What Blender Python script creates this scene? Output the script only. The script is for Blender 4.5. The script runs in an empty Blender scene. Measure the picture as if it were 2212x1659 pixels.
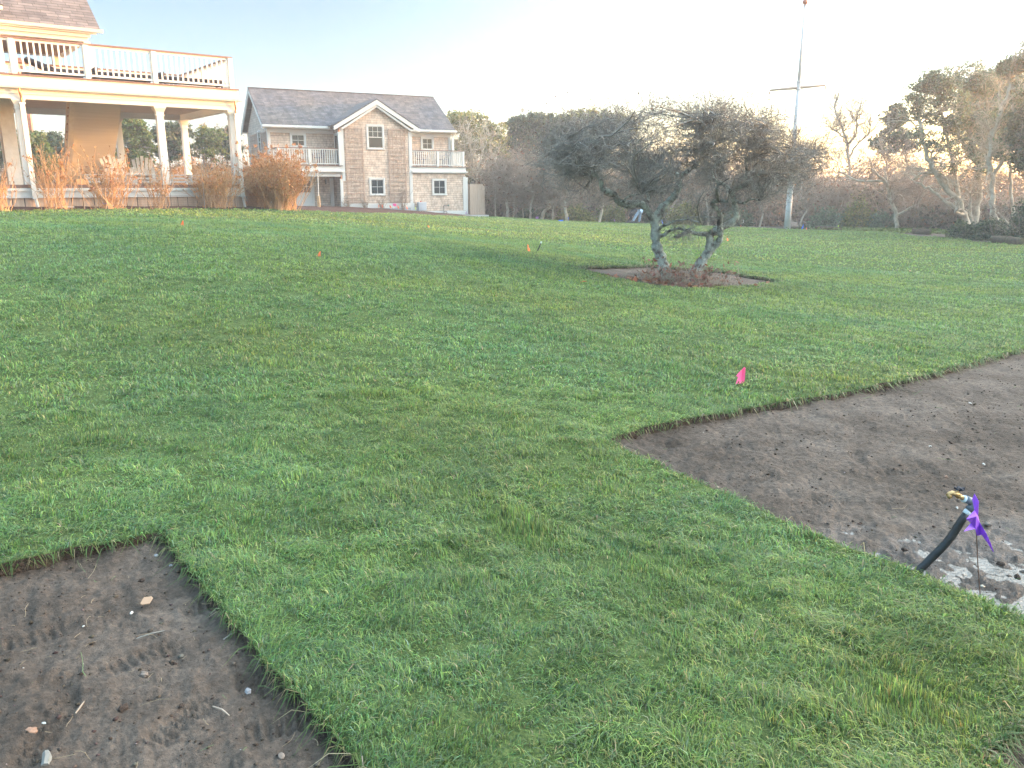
import bpy, math, random
import numpy as np
from mathutils import Vector, Matrix
from mathutils.geometry import delaunay_2d_cdt
R = math.radians
random.seed(7)
rng = np.random.default_rng(11)
sc = bpy.context.scene
C = sc.collection

# ------------------------------------------------------------------ camera, sky, sun, exposure
H = 1.6                                     # eye height
PITCH = R(13.9)
F = 1740.0                                  # focal length in the 2212-px wide reading of the photo
cam_d = bpy.data.cameras.new('camera'); cam = bpy.data.objects.new('camera', cam_d); C.objects.link(cam)
cam.location = (0, 0, H); cam.rotation_euler = (R(90) - PITCH, 0, 0)
cam_d.sensor_width = 36; cam_d.lens = 36 * F / 2212; cam_d.clip_end = 2000; cam_d.clip_start = 0.05
sc.camera = cam

SUN_AZ, SUN_EL = 76.0, 4.6                  # degrees right of the view direction, degrees above the horizon
w = bpy.data.worlds.new('World'); sc.world = w; w.use_nodes = True
nt = w.node_tree; bg = nt.nodes['Background']
sky = nt.nodes.new('ShaderNodeTexSky'); sky.sky_type = 'NISHITA'; sky.sun_disc = False
sky.sun_elevation = R(SUN_EL); sky.sun_rotation = R(SUN_AZ)
sky.air_density = 0.75; sky.dust_density = 1.0; sky.ozone_density = 2.0
sd = bpy.data.lights.new('sun', 'SUN'); sd.energy = 2.4; sd.angle = R(0.6); sd.color = (0.95, 0.44, 0.13)
sun = bpy.data.objects.new('sun', sd); C.objects.link(sun)
a_, e_ = R(SUN_AZ), R(SUN_EL)
sdir = Vector((math.sin(a_) * math.cos(e_), math.cos(a_) * math.cos(e_), math.sin(e_)))
sun.rotation_euler = sdir.to_track_quat('Z', 'Y').to_euler(); sun.location = (20, 10, 20)
# unseen upper sky brightened as added fill, and glow boosted round the low sun
def wn(t, **k):
    n = nt.nodes.new(t)
    for a, c in k.items(): setattr(n, a, c)
    return n
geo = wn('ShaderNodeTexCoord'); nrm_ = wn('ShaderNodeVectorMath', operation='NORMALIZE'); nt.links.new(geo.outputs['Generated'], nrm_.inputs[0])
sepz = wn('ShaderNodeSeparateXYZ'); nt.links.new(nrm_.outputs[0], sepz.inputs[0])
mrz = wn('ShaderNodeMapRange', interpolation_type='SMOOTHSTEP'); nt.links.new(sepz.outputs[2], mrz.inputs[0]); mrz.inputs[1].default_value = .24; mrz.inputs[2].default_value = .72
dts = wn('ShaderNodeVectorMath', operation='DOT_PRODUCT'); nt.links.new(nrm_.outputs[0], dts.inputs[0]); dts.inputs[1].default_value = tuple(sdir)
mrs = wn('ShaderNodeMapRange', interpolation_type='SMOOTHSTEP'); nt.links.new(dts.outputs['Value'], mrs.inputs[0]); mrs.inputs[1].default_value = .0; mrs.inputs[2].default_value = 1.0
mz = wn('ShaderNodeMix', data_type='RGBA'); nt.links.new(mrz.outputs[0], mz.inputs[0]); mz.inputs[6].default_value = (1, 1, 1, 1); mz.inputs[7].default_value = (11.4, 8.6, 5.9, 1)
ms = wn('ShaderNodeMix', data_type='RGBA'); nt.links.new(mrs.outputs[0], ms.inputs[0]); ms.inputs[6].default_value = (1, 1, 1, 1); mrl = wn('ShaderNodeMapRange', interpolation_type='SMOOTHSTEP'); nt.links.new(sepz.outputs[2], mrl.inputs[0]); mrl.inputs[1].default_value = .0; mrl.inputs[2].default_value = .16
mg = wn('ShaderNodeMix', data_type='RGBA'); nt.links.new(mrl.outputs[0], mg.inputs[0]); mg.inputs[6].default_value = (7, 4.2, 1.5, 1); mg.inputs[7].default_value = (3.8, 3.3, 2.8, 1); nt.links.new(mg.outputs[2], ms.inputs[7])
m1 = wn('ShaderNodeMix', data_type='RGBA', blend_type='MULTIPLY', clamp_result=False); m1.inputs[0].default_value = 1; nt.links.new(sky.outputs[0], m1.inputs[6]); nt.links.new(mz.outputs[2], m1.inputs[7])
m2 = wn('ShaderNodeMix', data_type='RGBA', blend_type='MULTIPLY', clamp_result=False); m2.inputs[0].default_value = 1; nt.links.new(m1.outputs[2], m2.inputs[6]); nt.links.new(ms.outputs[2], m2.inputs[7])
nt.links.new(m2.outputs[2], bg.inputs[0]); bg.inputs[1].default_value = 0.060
sc.view_settings.view_transform = 'Standard'; sc.view_settings.look = 'None'
sc.view_settings.exposure = 3.05; sc.view_settings.gamma = 1.0
sc.render.engine = 'CYCLES'

# ------------------------------------------------------------------ pixel / ground helpers
CP, SP = math.cos(PITCH), math.sin(PITCH)
def ray(u, v):
    a = (u - 1106) / F; b = (829.5 - v) / F
    return np.array((a, CP + b * SP, -SP + b * CP))
def P(u, v, Y):
    r = ray(u, v); t = Y / r[1]
    return np.array((r[0] * t, Y, r[2] * t + H))
_cp = [(-3, 2, -1.6), (0, 2, -1.6), (3, 2, -1.6), (-4, 5, -1.53), (0, 5, -1.6), (4, 5, -1.63), (0, -6, -1.6), (-10, -6, -1.3), (12, -6, -1.75),
       (-9.5, 46.5, -1.2), (-2.9, 50, -1.8), (-12, 45, -1.2), (-12, 56, -1.4), (-8.8, 27.5, -.64), (-14, 23.5, -.62), (-22, 30, -.6), (-22, 14, -.6), (-40, 30, -.4),
       (0, 90, -2.9), (60, 90, -2.9), (-60, 90, -1.6), (60, 20, -2.6), (-60, 0, -.6), (60, -20, -2.4), (0, -40, -1.8), (30, 35, -2.3)]
for u, v, Y in [(400, 491, 16.8), (690, 558, 11.9), (0, 458, 21.3), (300, 455, 23.4), (520, 455, 26.3), (640, 457, 29.5), (1140, 548, 16.9), (921, 494, 25),
                (1480, 612, 14.8), (1700, 497, 42), (1390, 484, 51), (1206, 480, 46), (1050, 470, 52), (2100, 520, 33), (2212, 532, 30), (1900, 501, 42)]:
    p = P(u, v, Y); _cp.append((p[0], p[1], p[2] - H))
_cp = np.array(_cp, float)
def _phi(d2): return 0.5 * d2 * np.log(d2 + 1e-9)
n_ = len(_cp)
_A = np.zeros((n_ + 3, n_ + 3)); _D = ((_cp[:, None, :2] - _cp[None, :, :2]) ** 2).sum(-1)
_A[:n_, :n_] = _phi(_D) + np.eye(n_) * 6.0
_A[:n_, n_:] = np.c_[np.ones(n_), _cp[:, :2]]; _A[n_:, :n_] = _A[:n_, n_:].T
_W = np.linalg.solve(_A, np.r_[_cp[:, 2], 0, 0, 0])
def gz(x, y):
    x = np.asarray(x, float); y = np.asarray(y, float); sh = np.broadcast(x, y).shape
    xf, yf = np.broadcast_to(x, sh).ravel(), np.broadcast_to(y, sh).ravel()
    rr = np.hypot(xf, yf - 30); s = np.where(rr > 75, 75 / np.maximum(rr, 1e-6), 1.0)
    xf, yf = xf * s, 30 + (yf - 30) * s
    z = _W[n_] + _W[n_ + 1] * xf + _W[n_ + 2] * yf
    for i in range(n_): z = z + _W[i] * _phi((xf - _cp[i, 0]) ** 2 + (yf - _cp[i, 1]) ** 2)
    return (z + H).reshape(sh)
_Y = np.geomspace(1.2, 110, 700)
def G(u, v):
    r = ray(u, v); x = r[0] / r[1] * _Y; z = r[2] / r[1] * _Y + H
    k = np.nonzero(z < gz(x, _Y))[0]
    Y = _Y[k[0]] if len(k) else 60.
    if len(k) and k[0] > 0:
        d0 = z[k[0] - 1] - gz(x[k[0] - 1], _Y[k[0] - 1]); d1 = z[k[0]] - gz(x[k[0]], _Y[k[0]])
        Y = _Y[k[0] - 1] + (_Y[k[0]] - _Y[k[0] - 1]) * d0 / (d0 - d1)
    X = r[0] / r[1] * Y
    return np.array((X, Y, float(gz(X, Y))))
def onG(x, y): return np.array((x, y, float(gz(x, y))))

_ns = np.random.default_rng(3)
_nd = _ns.normal(size=(64, 2)); _nd /= np.linalg.norm(_nd, axis=1)[:, None]; _np_ = _ns.uniform(0, 6.28, 64)
def noise(x, y, scale, seed=0, n=10):
    """smooth pseudo noise about -1..1, feature size = scale"""
    o = np.zeros(np.shape(x)); k = 6.28 / scale
    for i in range(n):
        j = (i * 7 + seed * 13) % 64; f = k * (0.5 + 1.1 * ((i * 37 + seed * 11) % 17) / 17)
        o = o + np.sin((x * _nd[j, 0] + y * _nd[j, 1]) * f + _np_[(j + seed) % 64] + 1.3 * np.sin((x * _nd[(j + 5) % 64, 0] + y * _nd[(j + 5) % 64, 1]) * f * .6 + i))
    return o / (n ** .5) / 1.1

# ------------------------------------------------------------------ object helpers
def tag(o, label=None, cat=None, group=None, kind=None):
    if label: o['label'] = label
    if cat: o['category'] = cat
    if group: o['group'] = group
    if kind: o['kind'] = kind
    return o
def mesh_np(name, V, faces, mat, parent=None, col=None, mats=None, fmat=None, smooth=False):
    """faces: list of int arrays (n,k)"""
    me = bpy.data.meshes.new(name); V = np.asarray(V, np.float32)
    faces = [np.asarray(f, np.int32) for f in faces if len(f)]
    me.vertices.add(len(V)); me.vertices.foreach_set('co', V.ravel())
    nl = sum(f.size for f in faces); npoly = sum(len(f) for f in faces)
    me.loops.add(nl); me.loops.foreach_set('vertex_index', np.concatenate([f.ravel() for f in faces]))
    tot = np.concatenate([np.full(len(f), f.shape[1], np.int32) for f in faces])
    st = np.r_[0, np.cumsum(tot)[:-1]].astype(np.int32)
    me.polygons.add(npoly); me.polygons.foreach_set('loop_start', st); me.polygons.foreach_set('loop_total', tot)
    for m in (mats or [mat]): me.materials.append(m)
    if fmat is not None: me.polygons.foreach_set('material_index', np.asarray(fmat, np.int32))
    if smooth: me.polygons.foreach_set('use_smooth', np.ones(npoly, bool))
    me.update(calc_edges=True); me.validate()
    if col is not None:
        at = me.color_attributes.new('col', 'FLOAT_COLOR', 'POINT')
        at.data.foreach_set('color', np.c_[np.asarray(col, np.float32), np.ones(len(V), np.float32)].ravel())
    o = bpy.data.objects.new(name, me); C.objects.link(o)
    if parent: o.parent = parent
    return o
def empty(name, loc, rz=0, **k):
    o = bpy.data.objects.new(name, None); C.objects.link(o); o.location = [float(c) for c in loc]; o.rotation_euler = (0, 0, rz)
    o.empty_display_size = .2
    return tag(o, **k)
class MB:
    """collects shapes, in the local frame of one object"""
    def __init__(s, k=1.0): s.v = []; s.f = []; s.k = k; s.n = 0
    def add(s, V, Fs):
        s.v += [tuple(float(c) * s.k for c in p) for p in V]; s.f += [[i + s.n for i in f] for f in Fs]; s.n += len(V); return s
    def box(s, x0, x1, y0, y1, z0, z1):
        V = [(x, y, z) for z in (z0, z1) for x, y in ((x0, y0), (x1, y0), (x1, y1), (x0, y1))]
        return s.add(V, [(0, 3, 2, 1), (4, 5, 6, 7), (0, 1, 5, 4), (1, 2, 6, 5), (2, 3, 7, 6), (3, 0, 4, 7)])
    def beam(s, a, b, w, h, up=(0, 0, 1)):
        a, b = Vector(a), Vector(b); d = (b - a).normalized(); x = d.cross(Vector(up))
        if x.length < 1e-4: x = d.cross(Vector((0, 1, 0)))
        x.normalize(); y = x.cross(d).normalized(); x = x * w / 2; y = y * h / 2
        V = [p + i * x + j * y for p in (a, b) for i, j in ((-1, -1), (1, -1), (1, 1), (-1, 1))]
        return s.add(V, [(0, 1, 2, 3), (7, 6, 5, 4), (0, 4, 5, 1), (1, 5, 6, 2), (2, 6, 7, 3), (3, 7, 4, 0)])
    def prism(s, poly, axis, a, b):
        """poly of 2D points extruded along axis ('x','y','z') from a to b"""
        def m(p, t): return (t, p[0], p[1]) if axis == 'x' else (p[0], t, p[1]) if axis == 'y' else (p[0], p[1], t)
        n = len(poly); V = [m(p, a) for p in poly] + [m(p, b) for p in poly]
        return s.add(V, [tuple(range(n)), tuple(range(2 * n - 1, n - 1, -1))] + [(i, i + n, (i + 1) % n + n, (i + 1) % n) for i in range(n)])
    def quad(s, *p): return s.add(p, [tuple(range(len(p)))])
    def tube(s, pts, r, n=8, cap=True):
        pts = np.array(pts, float); r = np.broadcast_to(r, len(pts))
        V, Fq = tube_batch(pts[None], np.array(r)[None], n); Fq = [list(f) for f in Fq]
        if cap: Fq += [list(range(n))[::-1], list(range((len(pts) - 1) * n, len(pts) * n))]
        return s.add(V, Fq)
    def lathe(s, prof, n=12, c=(0, 0)):
        V = [(c[0] + r * math.cos(6.2832 * i / n), c[1] + r * math.sin(6.2832 * i / n), z) for r, z in prof for i in range(n)]
        Fq = [(j * n + i, j * n + (i + 1) % n, (j + 1) * n + (i + 1) % n, (j + 1) * n + i) for j in range(len(prof) - 1) for i in range(n)]
        return s.add(V, Fq + [tuple(range(n))[::-1], tuple(range((len(prof) - 1) * n, len(prof) * n))])
    def build(s, name, mat, parent=None, smooth=False, bevel=0):
        me = bpy.data.meshes.new(name); me.from_pydata(s.v, [], s.f); me.materials.append(mat); me.update()
        if smooth:
            me.polygons.foreach_set('use_smooth', [True] * len(me.polygons))
        o = bpy.data.objects.new(name, me); C.objects.link(o)
        if parent: o.parent = parent
        if bevel:
            b = o.modifiers.new('bevel', 'BEVEL'); b.width = bevel; b.segments = 2; b.limit_method = 'ANGLE'
        return o
def copy_tree(o, parent=None):
    c = o.copy(); C.objects.link(c)
    if parent: c.parent = parent
    for ch in list(o.children): copy_tree(ch, c)
    return c

def tube_batch(pts, rad, n=4):
    """pts (N,m,3) rad (N,m) -> verts, quads"""
    N, m, _ = pts.shape
    t = np.empty_like(pts); t[:, 1:-1] = pts[:, 2:] - pts[:, :-2]; t[:, 0] = pts[:, 1] - pts[:, 0]; t[:, -1] = pts[:, -1] - pts[:, -2]
    t /= np.linalg.norm(t, axis=2, keepdims=True) + 1e-9
    ref = np.zeros((N, 1, 3)); mt = np.abs(t.mean(1)); ref[np.arange(N), 0, mt.argmin(1)] = 1
    a = np.cross(t, np.broadcast_to(ref, t.shape)); a /= np.linalg.norm(a, axis=2, keepdims=True) + 1e-9
    b = np.cross(t, a)
    an = np.arange(n) * 2 * np.pi / n
    V = pts[:, :, None] + rad[:, :, None, None] * (np.cos(an)[None, None, :, None] * a[:, :, None] + np.sin(an)[None, None, :, None] * b[:, :, None])
    base = (np.arange(N) * m * n)[:, None, None] + (np.arange(m - 1) * n)[None, :, None]
    i = np.arange(n)[None, None]; j = (i + 1) % n
    q = np.stack([base + i, base + j, base + n + j, base + n + i], -1)
    return V.reshape(-1, 3), q.reshape(-1, 4)

# ------------------------------------------------------------------ materials
def mat(name, col=(.5, .5, .5), rough=.7, metal=0, spec=.5):
    m = bpy.data.materials.new(name); m.use_nodes = True; b = m.node_tree.nodes['Principled BSDF']
    b.inputs['Base Color'].default_value = (*col, 1); b.inputs['Roughness'].default_value = rough; b.inputs['Metallic'].default_value = metal
    b.inputs['Specular IOR Level'].default_value = spec
    return m
def N(m, t, **kw):
    n = m.node_tree.nodes.new(t)
    for k, v in kw.items(): setattr(n, k, v)
    return n
def L(m, a, b): m.node_tree.links.new(a, b)
def BS(m): return m.node_tree.nodes['Principled BSDF']
def ramp(m, fac, stops):
    r = N(m, 'ShaderNodeValToRGB'); L(m, fac, r.inputs[0]); e = r.color_ramp.elements
    while len(e) < len(stops): e.new(.5)
    for el, (p, c) in zip(e, stops): el.position = p; el.color = (*c, 1)
    return r.outputs[0]
def noisy(name, stops, scale=5, rough=.8, bump=.0, detail=6, bscale=None, stretch=(1, 1, 1), spec=.3, dist=.02):
    m = mat(name, rough=rough, spec=spec); tc = N(m, 'ShaderNodeTexCoord'); mp = N(m, 'ShaderNodeMapping'); mp.inputs['Scale'].default_value = stretch
    L(m, tc.outputs['Object'], mp.inputs[0]); t = N(m, 'ShaderNodeTexNoise'); t.inputs['Scale'].default_value = scale; t.inputs['Detail'].default_value = detail
    t.inputs['Roughness'].default_value = .65
    L(m, mp.outputs[0], t.inputs['Vector']); L(m, ramp(m, t.outputs[0], stops), BS(m).inputs['Base Color'])
    if bump:
        t2 = N(m, 'ShaderNodeTexNoise'); t2.inputs['Scale'].default_value = bscale or scale * 3; t2.inputs['Detail'].default_value = 8
        L(m, mp.outputs[0], t2.inputs['Vector'])
        b = N(m, 'ShaderNodeBump'); b.inputs['Strength'].default_value = bump; b.inputs['Distance'].default_value = dist
        L(m, t2.outputs[0], b.inputs['Height']); L(m, b.outputs[0], BS(m).inputs['Normal'])
    return m
def shingles(name, c1, c2, mortar, bw, bh, gap=.006, bump=.6, zscale=1.0, var=.35, rough=.85, big=None):
    m = mat(name, rough=rough, spec=.2); tc = N(m, 'ShaderNodeTexCoord'); sp = N(m, 'ShaderNodeSeparateXYZ'); L(m, tc.outputs['Object'], sp.inputs[0])
    ad = N(m, 'ShaderNodeMath', operation='ADD'); L(m, sp.outputs[0], ad.inputs[0]); L(m, sp.outputs[1], ad.inputs[1])
    mz = N(m, 'ShaderNodeMath', operation='MULTIPLY'); L(m, sp.outputs[2], mz.inputs[0]); mz.inputs[1].default_value = zscale
    cb = N(m, 'ShaderNodeCombineXYZ')
    if zscale == 1.0: L(m, ad.outputs[0], cb.inputs[0])
    else: L(m, sp.outputs[0], cb.inputs[0])
    L(m, mz.outputs[0], cb.inputs[1])
    wob = N(m, 'ShaderNodeTexNoise'); wob.inputs['Scale'].default_value = 1.6; L(m, tc.outputs['Object'], wob.inputs['Vector'])
    br = N(m, 'ShaderNodeTexBrick'); br.offset = .37; br.offset_frequency = 3; br.squash = 1.25; br.squash_frequency = 2
    for k, v in (('Scale', 1), ('Brick Width', bw), ('Row Height', bh), ('Mortar Size', gap), ('Mortar Smooth', .1), ('Bias', 0)): br.inputs[k].default_value = v
    br.inputs['Color1'].default_value = (*c1, 1); br.inputs['Color2'].default_value = (*c2, 1); br.inputs['Mortar'].default_value = (*mortar, 1)
    L(m, cb.outputs[0], br.inputs['Vector'])
    # per-course noise
    ns = N(m, 'ShaderNodeTexNoise'); ns.inputs['Scale'].default_value = 3.2; ns.inputs['Detail'].default_value = 7; L(m, cb.outputs[0], ns.inputs['Vector'])
    rp = ramp(m, ns.outputs[0], [(.3, (1 - var,) * 3), (.7, (1 + var * .3,) * 3)])
    mx = N(m, 'ShaderNodeMix', data_type='RGBA', blend_type='MULTIPLY'); mx.inputs[0].default_value = 1
    L(m, br.outputs['Color'], mx.inputs[6]); L(m, rp, mx.inputs[7]); out = mx.outputs[2]
    if big:
        n2 = N(m, 'ShaderNodeTexNoise'); n2.inputs['Scale'].default_value = .5; n2.inputs['Detail'].default_value = 3; L(m, cb.outputs[0], n2.inputs['Vector'])
        m2 = N(m, 'ShaderNodeMix', data_type='RGBA', blend_type='MULTIPLY'); m2.inputs[0].default_value = 1
        L(m, out, m2.inputs[6]); L(m, ramp(m, n2.outputs[0], big), m2.inputs[7]); out = m2.outputs[2]
    L(m, out, BS(m).inputs['Base Color'])
    # sawtooth course profile
    fr = N(m, 'ShaderNodeMath', operation='DIVIDE'); L(m, mz.outputs[0], fr.inputs[0]); fr.inputs[1].default_value = bh
    f2 = N(m, 'ShaderNodeMath', operation='FRACT'); L(m, fr.outputs[0], f2.inputs[0])
    f3 = N(m, 'ShaderNodeMath', operation='MULTIPLY_ADD'); L(m, f2.outputs[0], f3.inputs[0]); f3.inputs[1].default_value = -1.0; L(m, ns.outputs[0], f3.inputs[2])
    b = N(m, 'ShaderNodeBump'); b.inputs['Strength'].default_value = bump; b.inputs['Distance'].default_value = .02
    L(m, f3.outputs[0], b.inputs['Height']); L(m, b.outputs[0], BS(m).inputs['Normal'])
    return m
def colmat(name, rough=.7, transl=.3, spec=.25, hue=(1, 1, 1)):
    m = mat(name, rough=rough, spec=spec); at = N(m, 'ShaderNodeAttribute', attribute_name='col')
    L(m, at.outputs['Color'], BS(m).inputs['Base Color'])
    if transl:
        tr = N(m, 'ShaderNodeBsdfTranslucent'); L(m, at.outputs['Color'], tr.inputs[0]); mx = N(m, 'ShaderNodeMixShader'); mx.inputs[0].default_value = transl
        L(m, BS(m).outputs[0], mx.inputs[1]); L(m, tr.outputs[0], mx.inputs[2]); L(m, mx.outputs[0], m.node_tree.nodes['Material Output'].inputs[0])
    return m
M = {}
M['white'] = noisy('white_paint', [(.3, (.54, .54, .54)), (.7, (.61, .61, .60))], 2.5, .5, .05)
M['cedar'] = shingles('cedar_shingle', (.50, .385, .30), (.62, .50, .40), (.20, .15, .115), .17, .125, .006, .7)
M['cedar_dark'] = shingles('grey_cedar_shingle', (.44, .36, .29), (.54, .46, .39), (.22, .18, .15), .17, .125, .005, .7)
M['roof'] = shingles('roof_shingle', (.085, .085, .088), (.155, .147, .142), (.045, .043, .043), .30, .085, .008, .9, 1.0001, .45, big=[(.35, (.8, .85, 1.0)), (.65, (1.1, 1.0, .95))])
M['roof_warm'] = shingles('weathered_roof_shingle', (.11, .09, .085), (.19, .155, .14), (.06, .05, .045), .33, .10, .008, .9, 1.0001, .3)
M['cap'] = noisy('mahogany_cap', [(.3, (.13, .075, .06)), (.7, (.20, .12, .095))], 6, .5, .1, stretch=(1, 8, 8))
M['glass'] = mat('window_glass', (.022, .030, .034), .05, 0, .35)
M['trellis'] = noisy('trellis_wood', [(.3, (.33, .235, .18)), (.7, (.45, .33, .26))], 7, .8, .1)
M['copper'] = mat('copper', (.55, .25, .13), .35, .8)
M['soffit'] = noisy('soffit_boards', [(.3, (.50, .46, .41)), (.7, (.58, .54, .48))], 3, .7)
M['stairwood'] = noisy('stair_soffit', [(.3, (.52, .48, .42)), (.7, (.6, .56, .5))], 2, .7, .2, stretch=(.2, 1, 18))
M['brownwood'] = noisy('brown_ceiling_wood', [(.3, (.25, .13, .07)), (.7, (.36, .19, .10))], 3, .6, .1, stretch=(1, 6, 1))
M['plank'] = noisy('cedar_boards', [(.3, (.36, .26, .19)), (.7, (.50, .38, .29))], 4, .8, .15, stretch=(7, 7, .35))
M['redplank'] = noisy('red_cedar_boards', [(.3, (.22, .09, .05)), (.7, (.32, .14, .08))], 4, .8, .1, stretch=(6, 6, .4))
M['dark'] = noisy('dark_fabric', [(.3, (.018, .02, .028)), (.7, (.035, .038, .05))], 20, .85, .1)
M['navy'] = noisy('navy_metal', [(.3, (.03, .035, .07)), (.7, (.05, .055, .1))], 10, .5)
M['greybox'] = noisy('grey_enamel', [(.3, (.36, .38, .41)), (.7, (.42, .44, .47))], 3, .4)
M['metal'] = mat('dull_metal', (.12, .12, .12), .5, .6)
M['teak'] = noisy('weathered_slats', [(.3, (.30, .31, .30)), (.7, (.42, .43, .41))], 8, .7, .1)
M['canvas'] = noisy('pale_canvas', [(.3, (.50, .46, .40)), (.7, (.62, .58, .52))], 6, .8, .05)
M['brick'] = shingles('brick', (.28, .10, .06), (.38, .15, .09), (.3, .25, .22), .2, .07, .008, .4)
M['bark'] = noisy('grey_bark', [(.32, (.10, .085, .07)), (.48, (.22, .20, .17)), (.62, (.38, .37, .33))], 9, .95, .8, 8, 30, spec=.1)
M['palebark'] = noisy('pale_bark', [(.3, (.26, .22, .17)), (.5, (.42, .37, .29)), (.68, (.56, .51, .42))], 5, .95, .4, 8, 20, spec=.1)
M['lichen'] = noisy('lichen_bark', [(.34, (.07, .065, .06)), (.43, (.16, .155, .14)), (.50, (.28, .31, .28)), (.64, (.46, .52, .46))], 9, .95, 1.0, 9, 40, spec=.1, dist=.03)
M['twig'] = noisy('twig_bark', [(.35, (.125, .12, .112)), (.65, (.27, .268, .247))], 4, .9, spec=.1)
M['browntwig'] = noisy('brown_twig', [(.35, (.19, .145, .11)), (.65, (.38, .31, .25))], 2, .9, spec=.1)
M['strawtwig'] = noisy('straw_stem', [(.35, (.38, .22, .11)), (.65, (.56, .37, .21))], 6, .9, spec=.1)
M['leaf'] = colmat('leaf', .65, .35)
M['blade'] = colmat('grass_blade', .5, .5, .4)
M['boulder'] = noisy('pale_stone', [(.3, (.4, .38, .37)), (.7, (.55, .53, .52))], 6, .8, .4)
M['pebble'] = noisy('pebble_stone', [(.3, (.08, .065, .055)), (.5, (.15, .12, .10)), (.7, (.24, .20, .17))], 9, .8, .3)
M['shell'] = noisy('white_shell', [(.3, (.36, .34, .31)), (.7, (.52, .5, .46))], 15, .5, .2)
M['skin'] = mat('skin', (.55, .32, .24), .6)
M['jeans'] = noisy('pale_denim', [(.35, (.25, .36, .50)), (.65, (.42, .53, .66))], 9, .9, .2)
M['jacket'] = noisy('black_cloth', [(.3, (.012, .014, .018)), (.7, (.025, .028, .034))], 9, .9, .2)
M['shoe'] = mat('boot_leather', (.16, .12, .09), .8)
def plastic(name, c):
    m = mat(name, c, .45); tr = N(m, 'ShaderNodeBsdfTranslucent'); tr.inputs[0].default_value = (*c, 1); mx = N(m, 'ShaderNodeMixShader'); mx.inputs[0].default_value = .35
    L(m, BS(m).outputs[0], mx.inputs[1]); L(m, tr.outputs[0], mx.inputs[2]); L(m, mx.outputs[0], m.node_tree.nodes['Material Output'].inputs[0]); return m
FC = dict(orange=(.98, .27, .10), pink=(.98, .20, .46), blue=(.02, .22, .85), lilac=(.55, .28, .62), white=(.75, .75, .72), yellow=(.75, .85, .12), purple=(.36, .12, .72))
for k, c in FC.items(): M[k] = plastic(k + '_plastic', c)
# pole: white, hose: black
M['polewhite'] = noisy('pole_paint', [(.3, (.44, .46, .48)), (.7, (.54, .55, .57))], 3, .45, .03)
M['yard'] = noisy('varnished_spar', [(.3, (.30, .22, .18)), (.7, (.42, .33, .27))], 5, .6, stretch=(1, 6, 6))
M['hose'] = noisy('black_polythene', [(.3, (.010, .012, .013)), (.62, (.02, .023, .025)), (.8, (.06, .055, .05))], 14, .38, .15)
M['pvc'] = mat('grey_pvc', (.10, .12, .15), .4)
M['pvclight'] = mat('pale_pvc', (.55, .62, .66), .4)
M['brass'] = noisy('brass', [(.3, (.42, .26, .12)), (.7, (.62, .42, .2))], 30, .42, .2); BS(M['brass']).inputs['Metallic'].default_value = .7
# soil / mulch / turf
def soilmat():
    m = mat('soil', rough=.9, spec=.25); tc = N(m, 'ShaderNodeTexCoord')
    def ns(s, d=8, r=.6, v=None):
        t = N(m, 'ShaderNodeTexNoise'); t.inputs['Scale'].default_value = s; t.inputs['Detail'].default_value = d; t.inputs['Roughness'].default_value = r
        L(m, v or tc.outputs['Object'], t.inputs['Vector']); return t.outputs[0]
    c1 = ramp(m, ns(1.3), [(.32, (.045, .033, .025)), (.5, (.078, .060, .048)), (.68, (.125, .10, .083))])
    c2 = ramp(m, ns(34, 10, .75), [(.3, (.5, .5, .5)), (.5, (1, 1, 1)), (.70, (1.7, 1.65, 1.6))])
    mx = N(m, 'ShaderNodeMix', data_type='RGBA', blend_type='MULTIPLY'); mx.inputs[0].default_value = 1; L(m, c1, mx.inputs[6]); L(m, c2, mx.inputs[7])
    at = N(m, 'ShaderNodeAttribute', attribute_name='wet')
    m2 = N(m, 'ShaderNodeMix', data_type='RGBA', blend_type='MULTIPLY'); L(m, at.outputs['Fac'], m2.inputs[0]); L(m, mx.outputs[2], m2.inputs[6]); m2.inputs[7].default_value = (.62, .66, .74, 1)
    L(m, m2.outputs[2], BS(m).inputs['Base Color'])
    mr = N(m, 'ShaderNodeMapRange'); L(m, at.outputs['Fac'], mr.inputs[0]); mr.inputs[3].default_value = .92; mr.inputs[4].default_value = .30; L(m, mr.outputs[0], BS(m).inputs['Roughness'])
    b = N(m, 'ShaderNodeBump'); b.inputs['Strength'].default_value = 1.0; b.inputs['Distance'].default_value = .03; L(m, ns(26, 10, .7), b.inputs['Height'])
    b2 = N(m, 'ShaderNodeBump'); b2.inputs['Strength'].default_value = .7; b2.inputs['Distance'].default_value = .03; L(m, ns(7, 5, .6), b2.inputs['Height']); L(m, b.outputs[0], b2.inputs['Normal'])
    L(m, b2.outputs[0], BS(m).inputs['Normal']); return m
M['soil'] = soilmat()
M['mulch'] = noisy('bark_mulch', [(.3, (.035, .018, .014)), (.5, (.085, .045, .034)), (.7, (.15, .085, .065))], 14, .95, 1.0, 8, 40, spec=.1, dist=.05)
M['turf'] = noisy('turf_thatch', [(.3, (.035, .050, .02)), (.5, (.07, .10, .035)), (.7, (.11, .145, .055))], 9, .95, 1.0, 9, 60, spec=.05, dist=.03)
M['water'] = noisy('puddle_water', [(.3, (.07, .06, .05)), (.7, (.13, .12, .11))], 9, .16, .9, 8, 45, spec=.35, dist=.012)

def chosen(n, cols, wts, jit=.12, r=None):
    r = r or rng; c = np.array(cols)[r.choice(len(cols), n, p=np.array(wts) / sum(wts))]
    return np.clip(c * (1 + r.normal(0, jit, (n, 1))) * (1 + r.normal(0, jit * .4, (n, 3))), .003, 1)


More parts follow.
